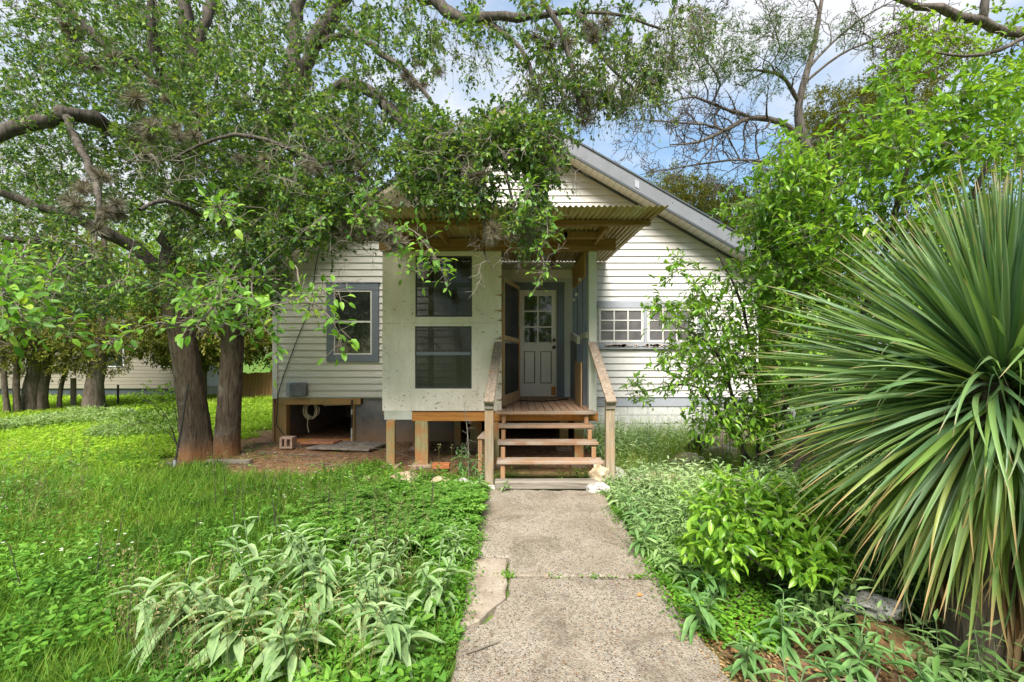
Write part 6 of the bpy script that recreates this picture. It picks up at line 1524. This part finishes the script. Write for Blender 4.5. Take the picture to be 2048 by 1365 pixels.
# little white flowers
x, y = region_pts(130, 3.2, 7, lambda Y: (-1.2 * Y, -.45 + 0 * Y)); k = pnoise(x, y, 1.5, 61) > .0; x, y = x[k], y[k]; n = len(x); C = np.stack([x, y, rng.uniform(.14, .32, n)], -1)
m = 5; a = np.tile(np.arange(m) * 2 * np.pi / m, n); dd = np.stack([np.cos(a), np.sin(a), .15 + 0 * a], -1)
tag(foliage('white_flowers', M_FLOW, np.repeat(C, m, 0), dd, np.tile([[0, -.3, 1.0]], (n * m, 1)), np.full(n * m, .014), np.full(n * m, .009), None, kind='stuff'), 'tiny white wildflowers dotted through left grass', 'flowers')

# ================================================================== FAR LEFT: trailer, truck, fence, posts
tr = thing('trailer_house', 'pale clapboard trailer home behind the cedars at left', 'trailer home', (-18, 17.2, 0))
w_ = MB().box(-24, -12.6, 17.2, 20, .34, 2.7).build('wall', M_TRIM, tr)
for i in range(16): MB().box(-24, -12.62, 17.175, 17.198, .36 + i * .145, .36 + i * .145 + .13).build('siding_board', paint_mat('cream_siding', (.27, .24, .19), amt=.3) if i == 0 else bpy.data.materials['cream_siding'], w_)
MB().box(-24, -12.7, 17.25, 19.9, 0, .335).build('skirting', M_DARK, tr)
MB().prism_y([(-24.3, 2.7), (-12.3, 2.7), (-12.3, 2.82), (-18, 3.3), (-24.3, 2.82)], 16.9, 20.3).build('roof', M_FASCIA, tr)
for x in (-19.2, -16.1, -13.9):
    f_ = MB().box(x, x + .8, 17.15, 17.174, 1.2, 2.1).build('window', M_WHITE, tr); MB().box(x + .06, x + .74, 17.13, 17.149, 1.26, 2.04).build('pane', M_GLASS, f_)
sk_ = MB().box(-12.6, -9.5, 17.6, 17.7, .0, .42); tag(sk_.build('low_white_wall', M_TRIM), 'low pale wall to the right of the trailer home', 'wall')
# pickup truck
tk = thing('pickup_truck', 'dark pickup truck parked on the gravel beyond the cedars', 'truck', (-18.6, 22, 0))
M_CAR = plain('dark_truck_paint', (.03, .032, .035), .3, .5, 0, .1)
def side(poly, y0, y1): return MB().prism_y(poly, y0, y1)
tx = -20.9
side([(tx, .55), (tx + 5.2, .55), (tx + 5.2, 1.05), (tx + 3.9, 1.12), (tx, 1.12)], 21.2, 23.0).build('body', M_CAR, tk, .05)
side([(tx + 1.9, 1.125), (tx + 3.95, 1.125), (tx + 3.35, 1.75), (tx + 2.1, 1.78)], 21.3, 22.9).build('cab', M_CAR, tk, .05)
side([(tx + 2.15, 1.2), (tx + 3.65, 1.2), (tx + 3.25, 1.68), (tx + 2.25, 1.7)], 21.28, 21.297).build('window', M_GLASS, tk)
for x in (tx + .95, tx + 4.2):
    for y in (21.15, 22.8):
        wh = MB().lathe((x, y, .38), (0, 1, 0), [(.24, 0), (.36, .01), (.38, .05), (.38, .19), (.36, .23), (.24, .24)], 20).build('wheel', M_BLACK, tk, smooth=True)
        MB().lathe((x, y + .01, .38), (0, 1, 0), [(0, -.005), (.08, -.005), (.22, .02), (.235, .05)], 14).build('rim', M_FASCIA, wh)
MB().box(tx + 5.2, tx + 5.3, 21.3, 22.9, .5, .7).build('bumper', M_FASCIA, tk)
gvl = MB(); gvl.prism_z([(-24, 18.6), (-8, 18.6), (-8, 26), (-24, 26)], -.02, .012); o = gvl.build('gravel_drive', plain('pale_gravel', (.42, .38, .32), .95, .1, 0, .25, 6), None, kind='structure')
fc = thing('wooden_fence', 'brown wooden picket fence behind the left house corner', 'fence', (-8.6, 16.9, 0))
for i in range(32):
    x = -11.2 + i * .148; h = 1.02 + rng.normal() * .015 + .75
    if i == 0: pm = MB().box(0, .14, 0, .02, .03, 1.0).mesh('picket')
    o = bpy.data.objects.new('picket', pm); COL.objects.link(o); o.parent = fc; o.matrix_parent_inverse = Matrix.Translation((8.6, -16.9, 0)); o.location = (x, 16.88 + rng.normal() * .004, 0); o.scale = (1, 1, 1.0 + rng.normal() * .02)
    if i == 0: pm.materials.append(M_FENCE)
for z_ in (.3, .8): MB().box(-11.2, -6.45, 16.91, 16.95, z_, z_ + .09).build('fence_rail', M_FENCE, fc)
for x in (-11.0, -9.4, -8.95, -7.2): MB().box(x, x + .09, 16.955, 17.04, 0, 1.1).build('fence_post', M_FENCE, fc)
tag(MB().box(*(lambda p: (p[0] - .05, p[0] + .05, 13.9, 14.0))(gp(150, 14)), 0, .95).build('fence_post', M_RAIL), 'reddish wooden post between the cedar trunks', 'post')
pst = MB().tube([gp(236, 14.5), gp(236, 14.5) + [0, 0, .7]], .03, 8).build('metal_post', M_IRON); tag(pst, 'thin dark metal post right of the stout cedar', 'post')
